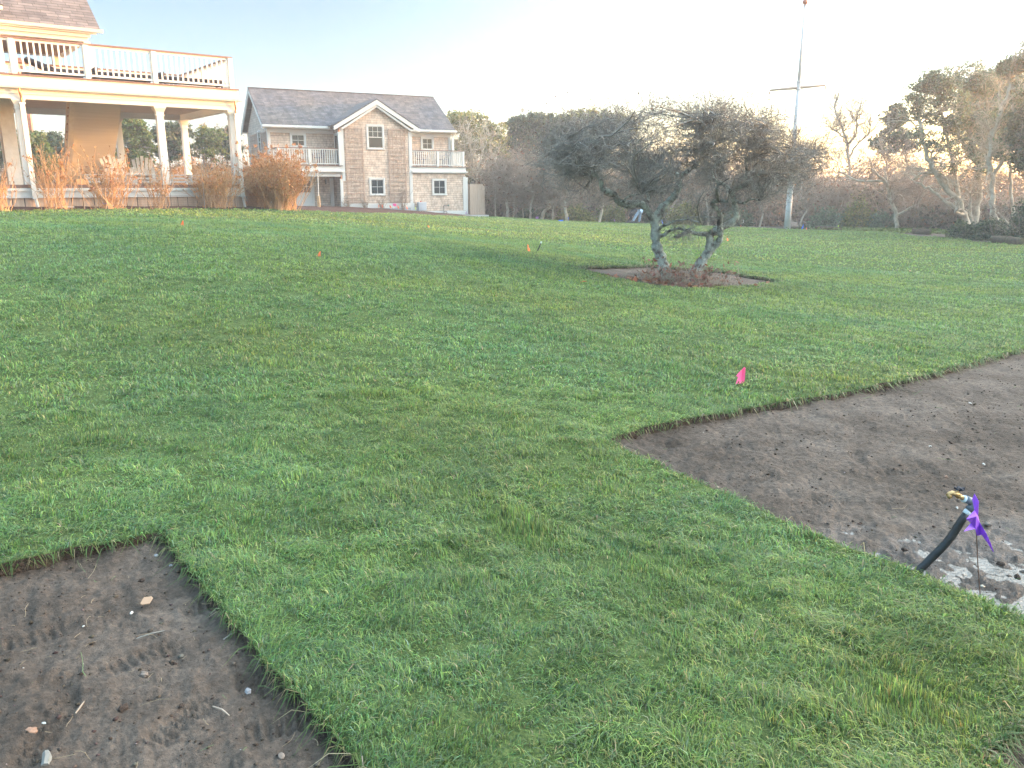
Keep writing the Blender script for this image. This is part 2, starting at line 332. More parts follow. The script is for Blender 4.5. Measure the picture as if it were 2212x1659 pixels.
# ------------------------------------------------------------------ garage house (local frame: x along the front, y to the back, z = height above the eye line)
g0 = P(1003, 462, 50)
gar = empty('shingled_house', (g0[0], g0[1], H), R(27.6), label='two-storey cedar shingled house with cross gable, white trim and two railed balconies', cat='house')
def parts_of(mb, name, m, parent):
    """each box or prism of mb becomes a part of its own"""
    comp = []
    for f in mb.f:
        s_ = set(f); hit = [c for c in comp if c & s_]; comp = [c for c in comp if not c & s_]; comp.append(s_.union(*hit))
    for c in sorted(comp, key=min):
        ix = sorted(c); mp = {v: i for i, v in enumerate(ix)}; q = MB(); q.v = [mb.v[i] for i in ix]; q.f = [[mp[i] for i in f] for f in mb.f if f[0] in c]; q.build(name, m, parent)
def rail(parent, pts, z0, z1, posts, k=1.0, gap=.125, bw=.035, lastpost=True):
    """balustrade along a polyline of (x,y): cap, bottom rail, balusters; posts given as (x,y)"""
    cp, br, bl = MB(k), MB(k), MB(k)
    for a, b in zip(pts[:-1], pts[1:]):
        cp.beam((*a, z1 - .02), (*b, z1 - .02), .10, .04); br.beam((*a, z0 + .09), (*b, z0 + .09), .05, .05); br.beam((*a, z1 - .07), (*b, z1 - .07), .045, .05)
        Ln = math.hypot(b[0] - a[0], b[1] - a[1]); n = int(Ln / gap)
        for i in range(1, n):
            t = i / n; x, y = a[0] + (b[0] - a[0]) * t, a[1] + (b[1] - a[1]) * t; bl.box(x - bw / 2, x + bw / 2, y - bw / 2, y + bw / 2, z0 + .115, z1 - .095)
    r = empty('railing', (0, 0, 0)); r.parent = parent
    cp.build('handrail', M['cap'], r); br.build('bottom_rail', M['white'], r); bl.build('balusters', M['white'], r)
    for x, y in posts: MB(k).box(x - .06, x + .06, y - .06, y + .06, z0, z1 - .042).build('post', M['white'], r)
    return r
def window(parent, x0, x1, z0, z1, y, cols=2, rows=2, hung=False, face='y', fw=.085):
    """framed window on a wall whose outside is at y (front) or, with face='x', at x=y"""
    def bx(mb, a0, a1, d0, d1, b0, b1): return mb.box(a0, a1, y + d0, y + d1, b0, b1) if face == 'y' else mb.box(y + d0, y + d1, a0, a1, b0, b1)
    f = MB(); bx(f, x0, x0 + fw, -.04, .02, z0 + fw, z1 - fw); bx(f, x1 - fw, x1, -.04, .02, z0 + fw, z1 - fw); bx(f, x0, x1, -.042, .02, z1 - fw, z1); bx(f, x0 - .02, x1 + .02, -.06, .02, z0, z0 + fw * .8)
    fo = f.build('window', M['white'], parent)
    a0, a1, b0, b1 = x0 + fw + .002, x1 - fw - .002, z0 + fw * .8 + .002, z1 - fw - .002
    gl = MB(); bx(gl, a0, a1, -.004, .015, b0, b1); gl.build('pane', M['glass'], fo)
    s = MB(); t = .035
    bx(s, a0, a0 + t, -.022, -.006, b0, b1); bx(s, a1 - t, a1, -.022, -.006, b0, b1); bx(s, a0 + t, a1 - t, -.021, -.006, b0, b0 + t); bx(s, a0 + t, a1 - t, -.021, -.006, b1 - t, b1)
    lo = (b0 + b1) / 2 if hung else b0
    if hung: bx(s, a0 + t, a1 - t, -.023, -.006, lo - .02, lo + .02)
    for i in range(1, cols): c = a0 + (a1 - a0) * i / cols; bx(s, c - .01, c + .01, -.018, -.006, lo + .02, b1 - t)
    for j in range(1, rows): c = lo + (b1 - lo) * j / rows; bx(s, a0 + t, a1 - t, -.016, -.006, c - .01, c + .01)
    s.build('sash', M['white'], fo); return fo
# walls (no coplanar faces: bay 0 front, recessed main block, ground-floor wing)
wl = MB(); wl.box(-11.1, -.25, 1.4, 7.4, -2.6, 3.02); wl.prism([(1.402, 3.02), (7.398, 3.02), (4.4, 5.02)], 'x', -11.098, -.252)
wl.box(-7.42, -3.3, 0, 1.42, -2.6, 3.05); wl.prism([(-7.418, 3.05), (-3.302, 3.05), (-5.36, 4.32)], 'y', .002, 3.0)
wl.box(-3.302, .1, .003, 1.39, -2.6, .98); wl.box(-.252, .098, 1.39, 7.3, -2.6, .98)
wl.build('wall', M['cedar'], gar)
MB().box(-11.104, -11.10, 1.45, 7.35, -1.3, 3.0).prism([(1.5, 3.0), (7.3, 3.0), (4.4, 4.93)], 'x', -11.104, -11.10).build('gable_wall', M['cedar_dark'], gar)
# main roof
def slab(pts, t, m, name, parent, k=1.0):
    pts = [Vector(p) for p in pts]; n = (pts[1] - pts[0]).cross(pts[2] - pts[0]).normalized()
    if n.z < 0: n = -n
    b = [p - n * t for p in pts]; N_ = len(pts)
    return MB(k).add([tuple(p) for p in pts + b], [tuple(range(N_)), tuple(range(2 * N_ - 1, N_ - 1, -1))] + [(i, i + N_, (i + 1) % N_ + N_, (i + 1) % N_) for i in range(N_)]).build(name, m, parent)
xl, xr_ = -11.42, -.05
rf = slab([(xl, .98, 3.16), (xr_, .98, 3.16), (xr_, 4.4, 5.38), (xl, 4.4, 5.38)], .06, M['roof'], 'roof', gar)
slab([(xl, 7.82, 3.16), (xr_, 7.82, 3.16), (xr_, 4.402, 5.379), (xl, 4.402, 5.379)], .06, M['roof'], 'back_roof', gar)
MB().beam((xl - .01, 4.4, 5.385), (xr_ + .01, 4.4, 5.385), .14, .035).build('ridge_cap', M['roof'], rf)
# cross gable roof
ap, ev = 4.66, 3.19; gx0, gx1 = -7.86, -2.86; gm = -5.36
for sgn, xe in ((-1, gx0), (1, gx1)):
    slab([(xe, -.28, ev), (gm + sgn * .001, -.28, ap), (gm + sgn * .001, 3.3, ap), (xe, 1.04, ev)], .06, M['roof'], 'gable_roof', gar)
# white rakes and eaves
tr = MB()
for xe in (gx0, gx1):
    s_ = 1 if xe == gx0 else -1
    tr.prism([(xe, ev - .07), (xe, ev - .26), (xe + s_ * .06, ev - .26), (gm, ap - .335), (gm, ap - .067)], 'y', -.27, -.21)
    tr.prism([(xe + s_ * .36, ev - .2), (xe + s_ * .52, ev - .22), (gm, ap - .47), (gm, ap - .34)], 'y', -.21, -.03)
tr.build('rake_board', M['white'], gar)
tr = MB()
for x in (xl + .0, xr_ - .05):
    tr.prism([(.98, 3.09), (.98, 2.93), (1.14, 2.93), (4.4, 5.06), (4.4, 5.31)], 'x', x, x + .05); tr.prism([(7.82, 3.09), (7.82, 2.93), (7.66, 2.93), (4.402, 5.06), (4.402, 5.31)], 'x', x, x + .05)
parts_of(tr, 'barge_board', M['white'], gar)
gt = MB(); gt.box(xl - .03, -7.75, .86, .99, 3.05, 3.16); gt.box(-2.98, xr_ + .05, .86, .99, 3.05, 3.16); gt.box(xl, xr_, 7.82, 7.93, 3.04, 3.15); gt.build('gutter', M['white'], gar)
fz = MB(); fz.box(-11.13, -7.45, 1.33, 1.398, 2.78, 3.04); fz.box(-3.29, -.2, 1.33, 1.398, 2.78, 3.04); fz.box(xl, -7.45, .99, 1.45, 3.0, 3.045); fz.box(-3.29, xr_, .99, 1.45, 3.0, 3.045)
parts_of(fz, 'frieze_board', M['white'], gar)
cb = MB(); cb.box(-11.13, -10.97, 1.36, 1.397, 1.06, 2.78); cb.box(-11.13, -11.09, 1.4, 1.54, -1.2, 2.95); cb.box(-.37, -.22, 1.36, 1.397, 1.06, 2.78); cb.box(-7.45, -7.28, -.03, -.002, .2, 3.0); cb.box(-3.46, -3.28, -.03, -.002, -1.05, 3.0); cb.box(-3.298, -3.26, -.028, .14, 1.05, 3.0)
cb.box(-7.452, -7.425, -.03, .14, -1.1, 3.0); cb.box(-.06, .13, -.03, .0, -1.5, .46); cb.box(.102, .13, 0, .15, -1.7, .46); parts_of(cb, 'corner_board', M['white'], gar)
# balcony decks
def deck(x0, x1, y1):
    d = MB(); d.box(x0, x1, -.02, y1, .70, 1.0).box(x0 + .04, x1 - .04, .02, y1 - .01, .44, .70).build('balcony_fascia', M['white'], gar)
    MB().box(x0 - .03, x1 + .03, -.07, y1, 1.0, 1.035).build('deck_edge', M['cap'], gar)
    MB().box(x0 - .04, x1 + .06, -.15, -.022, .69, .765).build('deck_gutter', M['white'], gar)
    MB().box(x0 + .02, x1 - .02, -.045, -.022 + .04, .64, .685).build('moulding', M['white'], gar)
deck(-10.98, -7.43, 1.39); deck(-3.30, .14, 1.385)
rail(gar, [(-10.9, 1.38), (-10.9, .03), (-7.47, .03)], 1.035, 1.96, [(-10.9, .03), (-9.22, .03)])
rail(gar, [(-3.25, .03), (-.02, .03), (-.02, 4.4)], 1.035, 1.96, [(-1.66, .03), (-.02, .03), (-.02, 2.2)])
MB().box(-3.43, -3.27, -.034, .0, 1.04, 2.98).build('post', M['white'], gar)
MB().box(-10.97, -10.80, .06, .23, -1.4, .44).build('porch_post', M['white'], gar)
# downspouts
for x, a, b in ((-7.53, 2.82, 1.04), (-7.53, .3, -1.2)):
    d = MB(); d.box(x - .07, x + .07, -.12, .0, b, a - .05).box(x - .095, x + .095, -.145, .02, a - .05, a).build('downspout', M['white'], gar)
    MB().tube([(x, -.06, a), (x, -.05, a + .12), (x + .02, .0, a + .2), (x + .03, .05, a + .24)], .025, 6).build('downspout_elbow', M['copper'], gar)
MB().box(-.2, -.07, 1.2, 1.34, 1.04, 2.75).build('downspout', M['white'], gar)
MB().box(.14, .26, .02, .14, -1.75, .42).build('downspout', M['white'], gar)
# windows, door
window(gar, -5.95, -4.92, 1.93, 3.28, 0, 3, 2, True); window(gar, -5.9, -4.97, -.6, .38, 0); window(gar, -2.06, -1.14, -.61, .34, 0)
window(gar, -9.9, -9.02, 2.03, 2.79, 1.4); window(gar, -2.16, -1.34, 2.0, 2.78, 1.4)
window(gar, 3.3, 4.05, 1.75, 3.0, -11.11, 1, 2, True, face='x')
dr = MB(); dr.box(-9.75, -9.64, 1.32, 1.395, -1.22, .40).box(-8.84, -8.73, 1.32, 1.395, -1.22, .40).box(-9.64, -8.84, 1.322, 1.395, .30, .40); d_ = dr.build('door_frame', M['white'], gar)
dd = MB(); dd.box(-9.63, -8.85, 1.35, 1.39, -1.22, -.42).box(-9.63, -9.55, 1.35, 1.39, -.42, .29).box(-8.93, -8.85, 1.35, 1.39, -.42, .29).box(-9.55, -8.93, 1.35, 1.39, .22, .29)
for i in (1, 2): dd.box(-9.55 + .207 * i - .012, -9.55 + .207 * i + .012, 1.355, 1.385, -.42, .22)
dd.box(-9.55, -8.93, 1.356, 1.384, -.112, -.088); door = dd.build('door', M['white'], gar)
MB().box(-9.55, -8.93, 1.375, 1.388, -.42, .22).build('pane', M['glass'], door); MB().lathe([(.0, .0), (.03, .0), (.03, .03), (0, .04)], 8, (-8.89, 1.32)).build('handle', M['metal'], door)
MB().box(-7.8, -7.6, 1.33, 1.398, -1.22, .36).build('door_trim', M['white'], gar)
wlp = MB().box(-7.36, -7.33, -.002, .001, -.3, .1); 
lamp = MB(); lamp.lathe([(.02, .02), (.055, .05), (.065, .24), (.03, .30), (.005, .34)], 8, (-8.05, 1.3)).box(-8.06, -8.04, 1.3, 1.398, .2, .22).build('wall_lamp', M['metal'], gar)
# side bay door trims in the left nook
MB().box(-7.45, -7.425, .3, .42, 1.04, 2.8).box(-7.45, -7.425, 1.2, 1.32, 1.04, 2.8).box(-7.45, -7.425, .42, 1.2, 2.68, 2.8).build('side_door_frame', M['white'], gar)
MB().box(-7.44, -7.427, .43, 1.19, 1.04, 2.67).build('side_door_pane', M['glass'], gar)
# base boards
bb = MB(); bb.box(-7.4, -3.22, -.035, -.003, -1.31, -1.04).box(-3.45, -2.6, -.032, -.003, -1.75, -1.312).box(-2.6, .12, -.035, -.003, -1.76, -1.52).box(.1, .135, 0, 5, -1.9, -1.52); bb.build('water_table', M['white'], gar)
MB().box(-7.4, -3.46, -.02, -.004, -2.2, -1.312).build('foundation_panel', M['greybox'], gar)
# trellises: a thing each
def trellis(x0, x1, z0, z1, y, lab, face='y', n=3, gap=.235):
    t = empty('trellis', (0, 0, 0), label=lab, cat='trellis', group='cedar trellises on the house walls'); t.parent = None
    t.location = gar.location; t.rotation_euler = gar.rotation_euler
    def bx(mb, a0, a1, d0, d1, b0, b1): return mb.box(a0, a1, y + d0, y + d1, b0, b1) if face == 'y' else mb.box(y + d0, y + d1, a0, a1, b0, b1)
    f = MB()
    for a in (x0, x1 - .05): bx(f, a, a + .05, -.075, -.045, z0, z1)
    for i in range(1, n + 1): c = x0 + (x1 - x0) * i / (n + 1); bx(f, c - .012, c + .012, -.07, -.05, z0, z1 - .04)
    f.build('upright', M['trellis'], t); g = MB(); z = z1 - .03
    while z > z0: bx(g, x0 - .02, x1 + .02, -.10, -.076, z - .018, z + .018); z -= gap
    g.build('rung', M['trellis'], t)
trellis(-7.2, -6.2, -1.02, 3.08, 0, 'tall cedar trellis left of the gable windows'); trellis(-4.69, -3.68, -1.02, 3.08, 0, 'tall cedar trellis right of the gable windows')
trellis(1.55, 3.05, -1.1, 2.85, -11.1, 'cedar trellis nearest the corner on the left end wall of the shingled house', 'x', 5, .3); trellis(4.3, 6.3, -1.1, 2.85, -11.1, 'cedar trellis farther back on the left end wall of the shingled house', 'x', 6, .3)
def at_g(x, y, z):    # garage-local point to world
    c, s = math.cos(R(27.6)), math.sin(R(27.6)); return (g0[0] + x * c - y * s, g0[1] + x * s + y * c, H + z)
# box on the wall, gas pipe, shower enclosure
b = empty('utility_box', at_g(-2.8, 0, -1.52), R(27.6), label='pale grey enamel utility box with a red light fixed low on the shingle wall', cat='utility box')
MB().box(-.26, .24, -.32, -.045, .02, .52).build('cabinet', M['greybox'], b, bevel=.02); MB().box(-.18, .2, -.335, -.322, .06, .46).build('cover_panel', M['greybox'], b)
MB().lathe([(.0, .52), (.035, .52), (.035, .58), (.015, .61), (0, .61)], 8, (-.06, -.16)).build('warning_light', mat('red_lens', (.5, .02, .02), .3), b); MB().tube([(0, -.15, .02), (.0, -.15, -.2)], .02, 6).tube([(.12, -.15, .02), (.12, -.15, -.24)], .015, 6).build('conduit', M['metal'], b)
gp = MB(); gp.tube([(-1.38, -.1, -1.78), (-1.38, -.1, -1.22), (-1.36, -.1, -1.2), (-1.0, -.1, -1.2)], .018, 6).tube([(-1.38, -.1, -1.56), (-1.2, -.1, -1.56), (-1.19, -.1, -1.58), (-1.19, -.1, -1.78)], .018, 6)
b = empty('gas_pipe', at_g(0, 0, 0), R(27.6), label='thin black gas pipe rising up the right part of the shingle wall', cat='pipe'); gp.build('pipe', M['metal'], b)
MB().tube([(-1.12, -.1, -1.2), (-1.08, -.1, -1.2), (-1.02, -.1, -1.2)], [.02, .06, .02], 10).build('regulator', noisy('verdigris', [(.3, (.12, .22, .18)), (.7, (.2, .3, .26))], 9), b)
b = empty('shower_enclosure', at_g(.3, 0, -1.83), R(27.6), label='tall outdoor shower screen of vertical cedar boards beside the house corner', cat='shower screen')
s_ = MB()
for i in range(8): s_.box(.1 + i * .124, .1 + i * .124 + .119, .0 + .004 * (i % 2), .03 + .004 * (i % 2), .04, 1.86 - .003 * (i % 3))
s_.build('front_screen', M['plank'], b); MB().box(1.064, 1.092, .035, 1.8, .04, 1.84).box(.1, 1.06, 1.78, 1.8, .04, 1.84).build('side_screen', M['plank'], b); MB().box(-.15, .095, .5, .53, .02, 1.84).box(-.13, .09, .44, .49, 1.62, 1.7).build('inner_screen', M['redplank'], b)
MB().box(-.25, 1.3, -.12, 1.9, -.06, .02).build('plinth', M['white'], b)
def chair_b(x, y, rz, lab):
    c = empty('balcony_chair', at_g(x, y, 1.035), R(27.6 + rz), label=lab, cat='chair', group='dark metal chairs on the balconies')
    MB().box(-.24, .24, -.22, .22, .40, .44).build('seat', M['navy'], c)
    bk = MB(); bk.beam((-.22, .22, .42), (-.24, .36, .86), .03, .03).beam((.22, .22, .42), (.24, .36, .86), .03, .03).beam((-.24, .36, .86), (.24, .36, .86), .03, .04)
    for i in range(4): bk.beam((-.14 + i * .095, .23, .46), (-.14 + i * .095, .35, .85), .015, .015)
    bk.build('backrest', M['navy'], c)
    for sx in (-1, 1):
        MB().beam((sx * .25, -.2, .64), (sx * .25, .28, .66), .04, .025).build('armrest', M['navy'], c)
        for sy in (-1, 1): MB().beam((sx * .22, sy * .2, 0), (sx * .24, sy * .2, .64 if sy < 0 else .42), .028, .028).build('leg', M['navy'], c)
chair_b(-8.55, .75, -75, 'dark metal armchair on the left balcony of the shingled house'); chair_b(-2.35, .8, 10, 'dark metal armchair on the right balcony near the gable wall'); chair_b(-.95, .85, -80, 'dark metal armchair on the right balcony by the end post')

# ------------------------------------------------------------------ house with porch (local units are 1.08 m)
K = 1.08
h0 = (-8.197 * K, 25 * K)
hs = empty('porch_house', (h0[0], h0[1], H), R(37.5), label='white columned two-level porch of a large house with railed upper deck', cat='house')
def HB(): return MB(K)
HB().box(-11, .08, 0, 4.95, -.09, 0.0).build('porch_floor', M['cap'], hs)
HB().box(-11, .12, -.04, 4.99, -.115, -.092).box(-11, .10, -.02, 4.97, -.34, -.115).box(-11, .115, -.05, 4.985, -.165, -.117).build('porch_skirt', M['white'], hs)
# foundation: cedar panels with dark gaps
fp = HB(); x = -10.9
while x < 0: fp.box(x, x + .255, .02, .05, -.70, -.342); x += .275
y = .06
while y < 4.7: fp.box(.03, .06, y, y + .255, -.70, -.342); y += .275
fp.build('foundation_panel', M['plank'], hs); HB().box(-11, .025, .06, .1, -.75, -.343).box(.0, .028, .1, 4.9, -.75, -.343).build('foundation', M['dark'], hs)
# ceiling and upper deck
HB().box(-11, .0, .16, 4.9, 2.30, 2.34).build('porch_ceiling', M['soffit'], hs)
HB().box(-11, .06, -.06, .158, 2.12, 2.342).box(-.158, .06, .16, 5.0, 2.12, 2.342).box(-11, -.16, 4.84, 5.0, 2.12, 2.342).box(-11, .085, -.085, -.062, 2.24, 2.26).build('beam', M['white'], hs)
HB().box(-11, .12, -.1, 5.06, 2.345, 2.68).build('deck_fascia', M['white'], hs)
HB().box(-11, .15, -.14, 5.1, 2.682, 2.715).build('deck_board', M['cap'], hs)
gut = HB(); gut.prism([(-.105, 2.37), (-.20, 2.37), (-.225, 2.43), (-.225, 2.45), (-.105, 2.45)], 'x', -11, .23); gut.build('gutter', M['white'], hs, bevel=.008)
rail(hs, [(-9.2, 0), (.02, 0), (.02, 4.9), (-9.2, 4.9)], 2.717, 3.60, [(-8.9, 0), (-7.2, 0), (-5.51, 0), (-3.82, 0), (-2.13, 0), (-.02, 0), (.0, 2.5), (0, 4.9), (-2.1, 4.9), (-4.2, 4.9), (-6.3, 4.9)], K, .138, .038)
def column(x, y, z1=2.12, w0=.105, w1=.09):
    c = HB(); V = []
    for z, w_ in ((0, w0), (z1 - .25, w1)): V += [(x - w_, y - w_, z), (x + w_, y - w_, z), (x + w_, y + w_, z), (x - w_, y + w_, z)]
    c.add(V, [(0, 3, 2, 1), (4, 5, 6, 7), (0, 1, 5, 4), (1, 2, 6, 5), (2, 3, 7, 6), (3, 0, 4, 7)])
    col = c.build('column', M['white'], hs, bevel=.006)
    k = HB(); V = []
    for z, w_ in ((z1 - .25, w1 + .018), (z1 - .22, w1 + .02), (z1 - .21, w1 + .006), (z1 - .14, w1 + .012), (z1 - .08, w1 + .045), (z1 - .04, w1 + .065), (z1 - .002, w1 + .07)): V += [(x - w_, y - w_, z), (x + w_, y - w_, z), (x + w_, y + w_, z), (x - w_, y + w_, z)]
    k.add(V, [(0, 3, 2, 1), (24, 25, 26, 27)] + [(4 * j + a, 4 * j + (a + 1) % 4, 4 * j + 4 + (a + 1) % 4, 4 * j + 4 + a) for j in range(6) for a in range(4)]); k.build('capital', M['white'], col)
for x, y in ((-.06, .08), (-2.1, .08), (-5.52, .08), (-8.9, .08), (-.06, 4.86), (-2.15, 4.86), (-5.4, 4.86), (-8.9, 4.86)): column(x, y)
for x in (.02, -5.45):
    HB().box(x - .055, x + .055, -.14, -.04, -.36, 2.0).box(x - .075, x + .075, -.155, -.03, 2.0, 2.03).build('downspout', M['white'], hs)
    HB().tube([(x - .03, -.17, 2.38), (x - .03, -.16, 2.28), (x, -.10, 2.15), (x, -.09, 2.02)], .026, 8).build('downspout_elbow', M['copper'], hs)
    HB().beam((x + .01, -.1, -.36), (x + .04, -.13, -.66), .06, .05).build('downspout_foot', M['white'], hs)
# square pier and shingled wall at the left, back under the porch
HB().box(-5.80, -5.46, 1.6, 2.0, 0, 2.30).build('pier', M['canvas'], hs); HB().box(-11, -5.95, 2.2, 6.0, -.4, 2.298).build('wall', M['cedar_dark'], hs)
# stairs under the porch seen from below: sloping boarded soffit, stringer with tread bolts
st = HB(); tl, trr, bl_, brr = Vector((-3.86, 2.0, 2.29)), Vector((-2.62, 2.0, 2.29)), Vector((-3.95, 4.3, .0)), Vector((-2.68, 4.3, .0))
st.add([tl, trr, brr, bl_, tl + Vector((0, .3, 0)), trr + Vector((0, .3, 0)), brr + Vector((0, .3, 0)), bl_ + Vector((0, .3, 0))], [(0, 1, 2, 3), (7, 6, 5, 4), (0, 3, 7, 4), (1, 5, 6, 2), (0, 4, 5, 1), (3, 2, 6, 7)]); stair = st.build('staircase', M['stairwood'], hs)
sg = HB(); sg.prism([(1.78, 2.29), (2.35, 2.29), (4.6, .0), (4.03, .0)], 'x', -4.02, -3.87); sgo = sg.build('stringer', M['canvas'], stair)
tb = HB()
for i in range(10): t = .05 + i * .095; tb.box(-4.03, -4.02, 2.0 + (4.25 - 2.0) * t - .08, 2.0 + (4.25 - 2.0) * t + .08, 2.24 - 2.2 * t - .02, 2.24 - 2.2 * t + .02)
tb.build('tread_end', M['brownwood'], stair)
# upper pavilion with roof
HB().box(-9, -3.12, 3.02, 3.2, 4.09, 4.33).box(-3.3, -3.12, 3.2, 6.9, 4.09, 4.33).box(-9, -3.3, 6.75, 6.9, 4.09, 4.33).build('roof_beam', M['white'], hs)
HB().box(-9, -3.32, 3.22, 6.74, 4.12, 4.16).build('pavilion_ceiling', M['brownwood'], hs)
HB().box(-3.24, -3.06, 3.0, 3.16, 2.717, 4.09).build('pavilion_post', M['white'], hs); HB().box(-3.5, -3.24, 6.7, 6.9, 2.717, 4.09).build('pavilion_post', M['canvas'], hs); HB().box(-8, -7.7, 3.0, 3.3, 2.717, 4.09).build('pavilion_post', M['canvas'], hs)
slab([(-9, 2.82, 4.42), (-2.78, 2.82, 4.42), (-2.78, 5.0, 6.05), (-9, 5.0, 6.05)], .05, M['roof_warm'], 'roof', hs, K); slab([(-9, 7.18, 4.42), (-2.78, 7.18, 4.42), (-2.78, 5.002, 6.049), (-9, 5.002, 6.049)], .05, M['roof_warm'], 'back_roof', hs, K)
HB().box(-9, -3.05, 2.95, 3.01, 4.2, 4.33).box(-9, -2.9, 2.86, 2.95, 4.30, 4.37).build('cornice', M['white'], hs)
HB().prism([(2.88, 4.34), (2.76, 4.34), (2.72, 4.42), (2.88, 4.42)], 'x', -9, -2.72).build('roof_gutter', M['white'], hs)
HB().prism([(3.22, 4.18), (6.78, 4.18), (5.0, 5.9)], 'x', -3.2, -3.13).build('gable_wall', M['white'], hs)
HB().prism([(2.83, 4.36), (3.03, 4.36), (5.0, 5.84), (5.0, 5.98)], 'x', -2.84, -2.79).prism([(7.17, 4.36), (6.97, 4.36), (5.002, 5.84), (5.002, 5.98)], 'x', -2.84, -2.79).build('barge_board', M['white'], hs)
# a dormer edge that enters the frame at the far left
dm = HB(); dm.box(-9, -5.28, 2.3, 2.5, 4.62, 4.72).box(-9, -5.36, 2.32, 2.5, 4.50, 4.62).build('dormer_cornice', M['white'], hs); HB().box(-9, -5.42, 2.36, 3.6, 3.0, 4.5).build('dormer_wall', M['white'], hs)
slab([(-9, 2.28, 4.73), (-5.26, 2.28, 4.73), (-5.26, 3.4, 5.5), (-9, 3.4, 5.5)], .05, M['roof_warm'], 'dormer_roof', hs, K)
def at_h(x, y, z):
    c, s = math.cos(R(37.5)), math.sin(R(37.5)); return (h0[0] + K * (x * c - y * s), h0[1] + K * (x * s + y * c), H + K * z)
# loungers on the deck
def lounger(x, y, ln, back, lab):
    o = empty('deck_lounger', at_h(x, y, 2.717), R(37.5), label=lab, cat='sun lounger', group='dark loungers behind the upper railing')
    MB().box(0, ln, 0, .62, .14, .20).build('frame', M['navy'], o)
    for a in (.08, ln - .14):
        for b_ in (.03, .53): MB().box(a, a + .05, b_, b_ + .05, 0, .14).build('leg', M['navy'], o)
    MB().box(.02 + (.75 if back else 0), ln - .02, .02, .6, .202, .30).build('cushion', M['dark'], o, bevel=.03)
    if back: MB().prism([(.02, .50), (.10, .56), (.8, .30), (.72, .202)], 'y', .02, .6).build('backrest', M['dark'], o, bevel=.02)
    else: MB().box(.02, .1, .02, .6, .302, .42).build('backrest', M['dark'], o, bevel=.02)
lounger(-5.2, .55, 1.55, True, 'dark lounger with raised back behind the leftmost full railing bay'); lounger(-3.55, .5, 1.62, False, 'flat dark lounger behind the middle railing bay'); lounger(-1.85, .4, 1.95, False, 'flat dark lounger behind the railing bay at the deck corner')
# chairs and low benches on the porch
def adirondack(x, y, rz, lab):
    o = empty('garden_chair', at_h(x, y, 0), R(37.5 + rz), label=lab, cat='chair', group='pale garden chairs on the porch')
    MB().prism([(-.28, .32), (-.22, .38), (.30, .24), (.30, .19)], 'x', -.27, .27).build('seat', M['canvas'], o)
    bk = MB(); 
    for i in range(5): a = -.22 + i * .11; bk.beam((a * .9, .22, .24), (a * 1.25, .48, .80 + .06 * (2 - abs(i - 2))), .10, .02, (0, -1, .4))
    bk.build('backrest', M['canvas'], o)
    for s in (-1, 1):
        MB().box(s * .33 - .06, s * .33 + .06, -.34, .36, .50, .525).build('armrest', M['canvas'], o); MB().box(s * .31 - .05, s * .31 + .05, -.3, -.27, 0, .5).build('leg', M['canvas'], o); MB().beam((s * .29, -.26, .3), (s * .29, .5, .02), .03, .09).build('leg', M['canvas'], o)
adirondack(-3.05, 1.5, 12, 'pale garden chair on the porch behind the shrubs, left of the pair'); adirondack(-2.25, 1.9, -15, 'pale garden chair on the porch next to the middle column, right of the pair')
def bench(x, y, ln, lab):
    o = empty('slatted_bench', at_h(x, y, 0), R(37.5), label=lab, cat='bench', group='low grey slatted benches on the porch')
    s = MB()
    for i in range(4): s.box(0, ln, .02 + i * .1, .10 + i * .1, .28, .31)
    s.build('seat', M['teak'], o); s = MB()
    for i in range(2): s.box(0, ln, .0, .02, .06 + i * .1, .12 + i * .1)
    s.build('front_slats', M['teak'], o)
    for a in (.06, ln / 2, ln - .12): MB().box(a, a + .06, .03, .09, 0, .28).box(a, a + .06, .31, .37, 0, .28).build('leg', M['teak'], o)
bench(-4.1, .7, 2.3, 'low grey slatted bench on the porch in front of the stairs'); bench(-1.85, .6, 1.3, 'low grey slatted bench on the porch between the middle and corner columns')
MB().box(0, 0, 0, 0, 0, 0)
o = MB().box(-.16, .16, -.12, .12, 0, .16).build('crate', noisy('orange_crate', [(.3, (.55, .25, .1)), (.7, (.65, .33, .15))], 8), None, bevel=.01); o.location = at_h(-4.2, .5, 0); o.rotation_euler = (0, 0, R(37.5)); tag(o, 'small tan wooden crate on the porch floor left of the long bench', 'crate')
MB_ch = MB().box(-.24, .24, -.24, .24, 0, 7.6).box(-.3, .3, -.3, .3, 7.6, 7.8); o = empty('brick_chimney', (-28.7, 50, float(gz(-28.7, 50))), R(20), label='red brick chimney rising beyond the trees, seen between the porch column and the stairs', cat='chimney')
MB_ch.build('stack', M['brick'], o); MB().box(-.16, .16, -.16, .16, 7.8, 8.0).build('flue', M['brick'], o)
# ------------------------------------------------------------------ outlines on the ground
def poly_px(pts, jit=.0, step=.12):
    w_ = [G(u, v)[:2] if not isinstance(u, str) else np.array(v) for u, v in pts]
    return refine(w_, jit, step)
def refine(w_, jit, step):
    out = []
    for i in range(len(w_)):
        a, b = w_[i], w_[(i + 1) % len(w_)]; Ln = np.linalg.norm(b - a); k = int(min(max(1, Ln / step), 160))
        nrm = np.array((-(b - a)[1], (b - a)[0])) / (Ln + 1e-9)
        for j in range(k):
            q = a + (b - a) * j / k; d = math.hypot(*q)
            o = jit * (noise(q[0], q[1], .5, i) * .8 + noise(q[0], q[1], .17, i + 3) * .6) if 0 < j or jit else 0
            out.append(q + nrm * o)
    return np.array(out)
def inside(x, y, poly):
    c = np.zeros(np.shape(x), bool); j = len(poly) - 1
    for i in range(len(poly)):
        xi, yi, xj, yj = *poly[i], *poly[j]
        c ^= ((yi > y) != (yj > y)) & (x < (xj - xi) * (y - yi) / (yj - yi + 1e-12) + xi); j = i
    return c
